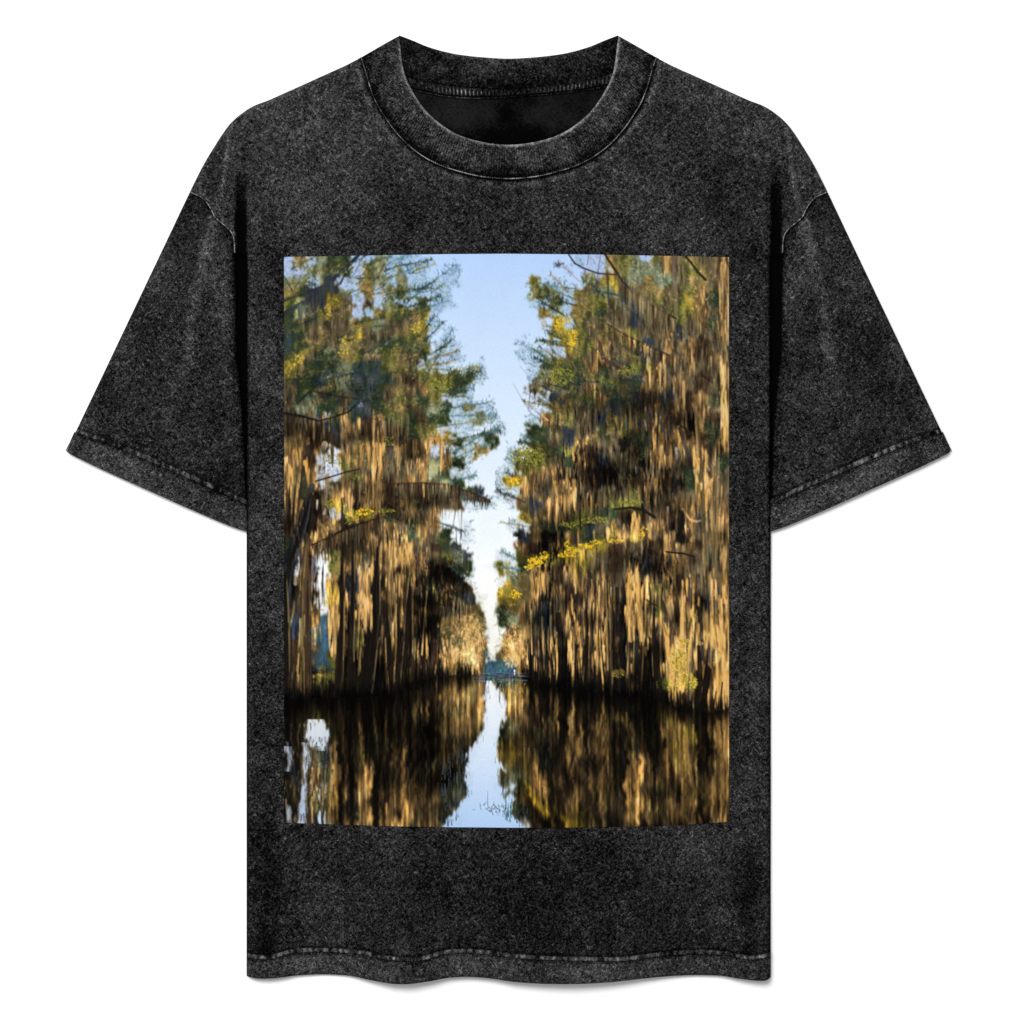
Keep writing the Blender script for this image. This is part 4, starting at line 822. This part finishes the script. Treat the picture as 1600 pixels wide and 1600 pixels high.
def outl(*parts):
    o = []
    for p in parts:
        for q in p:
            q = (float(q[0]), float(q[1]))
            if not o or np.hypot(o[-1][0]-q[0], o[-1][1]-q[1]) > .3: o.append(q)
    if np.hypot(o[0][0]-o[-1][0], o[0][1]-o[-1][1]) < .3: o.pop()
    return o
rs = lambda p, k=3.0: [tuple(q) for q in resample(p, max(3, int(length(p)/k)))]
neck = rs(offset(OUT, -5)[3:-3])             # the body runs a little under the collar
seam_up = [(x, y-11) for x, y in SEAM]
body = outl(rs(SHO[::-1]), neck, rs(SHO_R), rs(ARM_R), [(1204,402)], [(1204,1100)], rs([(x, y-9) for x, y in SEAM][::-1]), [(385.5,1100),(385.5,402)], rs(ARM[::-1]))
panel('front_panel', body, z_front, w_front, M_cloth, shirt, step=4.6)

# back of the shirt: closes it from below and shows, unfaded, through the neck
def z_back(P):
    d, _ = dist(P, BKT); y = P[:, 1]
    return 1.4+3.2*np.exp(-((y-200)/150)**2)*(np.abs(P[:, 0]-795) < 190)+.25*n2(P[:, 0], y, 30, 22, 41)*(y < 300)
bk = outl([(x+1.5, y+1.5) for x, y in rs(SHO[::-1])], [(610,74),(624,62)], [(x, y+2) for x, y in rs(BKT)], [(966,62),(980,74)], [(x-1.5, y+1.5) for x, y in rs(SHO_R)],
          [(1293,303),(1215,402),(1202,420),(1202,1100)], [(x+(1 if x < 500 else -1 if x > 1100 else 0), y-4-.25*(y-1522)) for x, y in rs(HEM)][::-1], [(387,1100),(387,420),(374,402),(299,303)])
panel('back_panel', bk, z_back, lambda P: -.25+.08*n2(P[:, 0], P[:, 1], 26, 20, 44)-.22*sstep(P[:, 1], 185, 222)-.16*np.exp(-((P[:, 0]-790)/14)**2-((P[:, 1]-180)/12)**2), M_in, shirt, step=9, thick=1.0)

# ---- sleeves
FOLD1 = [(338,335),(325,400),(308,450),(300,500),(296,560)]; FOLD2 = [(330,340),(318,390),(306,430)]
def z_sleeve(Q):
    x, y = Q[:, 0], Q[:, 1]
    z = 10.5+1.1*n2(x, y, 70, 130, 51)+.45*n2(x, y, 30, 46, 52)
    z -= roll(Q, SLO, 10, 7.0)
    z += ridge(Q, FOLD1, 7, 1.6)+ridge(Q, FOLD2, 4, 1.2)+ridge(Q, [(355,370),(352,450),(356,540)], 7, 1.4)+ridge(Q, [(250,420),(215,520),(190,620)], 12, 1.3)
    g = np.array(GAP); gx = np.interp(y, g[:, 1], g[:, 0])
    k = sstep(x-gx, -5.0, 1.0)*sstep(y, 366, 392); z = z*(1-k)+1.2*k
    d, t = dist(Q, ARM); z -= 2.6*np.exp(-(d/2.4)**2); z += .8*np.exp(-(d/10)**2)*n1(t*150, 5, 53)
    return np.maximum(z, 1.0)
def w_sleeve(Q):
    x, y = Q[:, 0], Q[:, 1]
    w = .10*n2(x, y, 60, 90, 55)+.07*n2(x, y, 24, 30, 56)-.02
    w += .30*np.exp(-(dist(Q, FOLD1)[0]/9)**2)+.22*np.exp(-(dist(Q, FOLD2)[0]/4)**2)-.22*np.exp(-(dist(Q, ARM)[0]/7)**2)
    w += .10*np.exp(-(dist(Q, [(355,380),(350,540)])[0]/9)**2)
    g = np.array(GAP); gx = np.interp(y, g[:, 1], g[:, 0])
    w -= 1.5*sstep(x-gx, -4, 1)*sstep(y, 366, 392)  # shade of the underarm gap, painted into the sleeve's colour
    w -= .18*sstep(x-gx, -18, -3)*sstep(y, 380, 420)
    return w
def mir(P): Q = P.copy(); Q[:, 0] = 1589.5-Q[:, 0]; return Q
def maybe(flag, pts): return mirror(pts) if flag else list(pts)
sl_out = outl(rs(SLO), [(x, y-1.5) for x, y in rs(SL)], [(390,792),(390,402),(372,396)], rs(ARM[::-1]))
def twin(side_len_seed):
    def zf(base, amp):
        def f(P, s, t):
            b = base(P)
            pk = np.maximum(0, n1(s+2.5*np.sin(t*3), 4.2, side_len_seed)+.35*n1(s, 13, side_len_seed+1))
            z = b+1.0+np.sin(np.pi*np.clip((t-.1)/.8, 0, 1))*(.6+amp*pk)
            return z-1.7*np.exp(-((t-.10)/.07)**2)-1.7*np.exp(-((t-.90)/.07)**2)
        return f
    def wf(P, s, t):
        pk = n1(s+2.5*np.sin(t*3), 4.2, side_len_seed)+.5*n1(s, 13, side_len_seed+1)+.35*n1(s*1.0, 1.9, side_len_seed+2)
        return np.sin(np.pi*np.clip((t-.15)/.7, 0, 1))*(.22+.5*pk)-1.1*np.exp(-((t-.10)/.10)**2)-1.1*np.exp(-((t-.90)/.10)**2)
    return zf, wf
for flag in (0, 1):
    m_ = mir if flag else (lambda P: P)
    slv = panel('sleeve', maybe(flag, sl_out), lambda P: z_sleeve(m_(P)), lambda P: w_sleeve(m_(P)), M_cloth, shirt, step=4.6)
    # folded cuff below the twin-needle line
    def zc(P, s, t):
        Q = m_(P)
        return z_sleeve(Q)*1.0-.2+1.4*np.exp(-((t-.55)/.5)**2)-4.0*sstep(t, .80, 1.0)**2
    def wc(P, s, t): return .16+.10*n2(P[:, 0], P[:, 1], 26, 20, 61)+.28*np.exp(-((t-1)/.10)**2)*.6-.2*np.exp(-(t/.12)**2)
    A = [(x-1, y-1.5) if i else (x+.3, y-1) for i, (x, y) in enumerate(SL)]
    strip('sleeve_hem', maybe(flag, A), maybe(flag, SLB), zc, wc, M_cloth, slv, ds=2.5, nt=22, thick=1.4)
    zf, wf = twin(70+flag*9)
    strip('hem_stitching', maybe(flag, [(x-.3, y-1.2) for x, y in SU]), maybe(flag, [(x-.3, y+1.2) for x, y in SL]), zf(lambda P: z_sleeve(m_(P)), 1.5), wf, M_seam, slv, ds=1.1, nt=15)
    # dropped-shoulder seam: the body's edge turned over the sleeve, faded along its ridge
    Aa = offset(ARM, -1.2)[2:-1]; Ab = offset(ARM, 2.3)[2:-1]
    if flag: Aa, Ab = np.array(mirror(Aa)), np.array(mirror(Ab))
    strip('armhole_seam', Aa, Ab, lambda P, s, t: z_front(P)*.0+10.5-4.0*np.exp(-(s/9.0)**2)-3.5*sstep(s, 118, 142)+3.6*np.sin(np.pi*t)+.5*n1(s, 4, 77),
          lambda P, s, t: 1.15*np.sin(np.pi*t)**2*(.9+.5*n1(s, 4, 78)+.3*n1(s, 1.6, 79))-.2, M_seam, slv, ds=1.2, nt=9)

# ---- bottom hem
def z_hem(P): return z_front(P)
def zh(P, s, t): return z_front(np.stack([P[:, 0], np.minimum(P[:, 1], 1530)], 1))-.1+1.5*np.exp(-((t-.5)/.45)**2)-3.0*sstep(t, .84, 1.0)**2
def wh(P, s, t): return .13+.10*n2(P[:, 0], P[:, 1], 30, 16, 63)+.05*np.exp(-((t-1)/.08)**2)-.2*np.exp(-(t/.1)**2)
hem = strip('hem', [(x, y-1.5) for x, y in SEAM], HEM, zh, wh, M_cloth, shirt, ds=2.5, nt=22, thick=1.6)
zf, wf = twin(90)
strip('hem_stitching', [(x, y-12) for x, y in SEAM], [(x, y+1.0) for x, y in SEAM], zf(z_front, 1.4), wf, M_seam, hem, ds=1.1, nt=15)

# ---- collar: a ribbed band, faded along its folded inner edge
def collar_z(P, s, t, rib=True):
    L = length(INN); e = np.minimum(s, L-s)
    z = 12.3+2.6*np.sin(np.pi*np.clip(t*.92+.04, 0, 1))**.7-7.0*np.exp(-(e/16.0)**2)
    z -= 3.2*(1-sstep(t, 0, .10))
    return z+.34*np.sin(s*2*np.pi/3.6)*(t > .05)*(t < .93)+.5*n2(P[:, 0], P[:, 1], 20, 16, 81)
def collar_w(P, s, t):
    w = .06+.16*n2(P[:, 0], P[:, 1], 24, 18, 82)+.10*n2(P[:, 0], P[:, 1], 9, 8, 84)+.13*np.sin(s*2*np.pi/3.6)*(t > .08)
    w += 1.15*np.exp(-(t/.06)**2)*(.85+.25*n1(s, 9, 83))-.42*np.exp(-((t-.93)/.08)**2)-.16*np.exp(-((t-.80)/.12)**2)
    return w
col = strip('collar', INN, offset(OUT, .4), collar_z, collar_w, M_rib, shirt, ds=.9, nt=30, thick=1.6)
def zt(P, s, t):
    L = length(OUT); e = np.minimum(s, L-s); return 13.4-6.5*np.exp(-(e/14.0)**2)+2.6*np.sin(np.pi*t)**.8+.45*np.sin(s*2*np.pi/3.4)*np.sin(np.pi*t)
strip('seam_piping', offset(OUT, -1.5), offset(OUT, 2.2), zt, lambda P, s, t: np.exp(-((t-.45)/.26)**2)*(1.3+.35*np.sin(s*2*np.pi/3.4)+.6*n1(s, 9, 92))-.5, M_seam, col, ds=.8, nt=10)
strip('needle_groove', offset(OUT, 1.8), offset(OUT, 4.8), lambda P, s, t: 8.6-3.5*np.exp(-(np.minimum(s, length(OUT)-s)/14.0)**2)-1.2*np.sin(np.pi*t)+.5*np.sin(s*2*np.pi/3.4), lambda P, s, t: -.75+.25*np.sin(s*2*np.pi/3.4)+0*t, M_seam, col, ds=.8, nt=6)
# ---- back neckband seen from the front
def bz(P, s, t): 
    L = length(BKT); e = np.minimum(s, L-s)
    return 7.2+1.8*np.sin(np.pi*t)-3.0*(1-sstep(t, 0, .08))-2.0*np.exp(-(e/14.0)**2)+.2*np.sin(s*2*np.pi/3.6)
def bw(P, s, t):
    x = P[:, 0]; c = np.exp(-((x-760)/95)**2)
    return -.30+.36*c*(1-t)**.7+.14*n2(P[:, 0], P[:, 1], 22, 12, 95)+.40*np.exp(-(t/.04)**2)*(.3+c)-.12*sstep(t, .5, 1)
bn = strip('back_neckband', BKT, [(x, y+1) for x, y in rs(OVT, 6)], bz, bw, M_rib, shirt, ds=1.0, nt=24, thick=1.2)
def oz(P, s, t): return 6.6+1.6*np.sin(np.pi*t)+.7*np.sin(s*2*np.pi/6.2+t*1.2)*np.sin(np.pi*t)-.8*np.exp(-((t-.06)/.06)**2)
def ow(P, s, t):
    x = P[:, 0]; c = .25+np.exp(-((x-725)/40)**2)*.8+np.exp(-((x-905)/45)**2)*.6
    st = np.maximum(0, np.sin(s*2*np.pi/6.2+t*1.2+.6*n1(s, 9, 97)))**2
    w = -.28+1.15*c*st*np.sin(np.pi*np.clip((t-.12)/.7, 0, 1))+.7*c*np.exp(-((t-.06)/.05)**2)*(.6+.6*np.sin(s*2*np.pi/2.6))+.5*c*np.exp(-((t-.93)/.05)**2)*(x < 780)
    return w-.8*np.exp(-((t-.82)/.05)**2)
strip('overlock_stitching', OVT, OVB, oz, ow, M_seam, bn, ds=.8, nt=22)

# ---- the printed picture, ink lying on the chest
img = paint_print()
NX, NY = 696, 898
us = np.linspace(0, 1, NX); X = 444.5+us*694
top = np.interp(X, [444, 520, 620, 700, 790, 940, 1060, 1139], [402.2, 401, 399, 397.8, 397.2, 398.5, 401, 402.6])
bot = np.interp(X, [444, 520, 600, 700, 800, 900, 1000, 1080, 1139], [1284.5, 1287.2, 1289.6, 1291.5, 1292.3, 1292, 1290.6, 1287.5, 1283])
vs = np.linspace(0, 1, NY)[:, None]
XX = np.repeat(X[None], NY, 0); YY = top[None]*(1-vs)+bot[None]*vs
XX = XX+np.sin(vs*3.14)*0+(.8*(vs > .9)*0)
P = np.stack([XX.ravel(), YY.ravel()], 1)
fx = np.clip(P[:, 0]-444, 0, img.shape[1]-1.01); fy = np.clip(P[:, 1]-396, 0, img.shape[0]-1.01)
ix, iy = fx.astype(int), fy.astype(int); ax, ay = (fx-ix)[:, None], (fy-iy)[:, None]
lin = np.where(img <= .04045, img/12.92, ((img+.055)/1.055)**2.4)
C = (lin[iy, ix]*(1-ax)+lin[iy, ix+1]*ax)*(1-ay)+(lin[iy+1, ix]*(1-ax)+lin[iy+1, ix+1]*ax)*ay
C = np.clip(C*.76*(1+.025*np.random.default_rng(3).normal(0, 1, len(C)))[:, None], 0, .9)
z = z_front(P)+.9
i = (np.arange(NY-1)[:, None]*NX+np.arange(NX-1)[None]).ravel()
F = np.stack([i, i+NX, i+NX+1, i+1], 1)
mesh_obj('chest_print', np.stack([wx(P[:, 0]), wy(P[:, 1]), z*U], 1), F, M_print, shirt, colour=C)
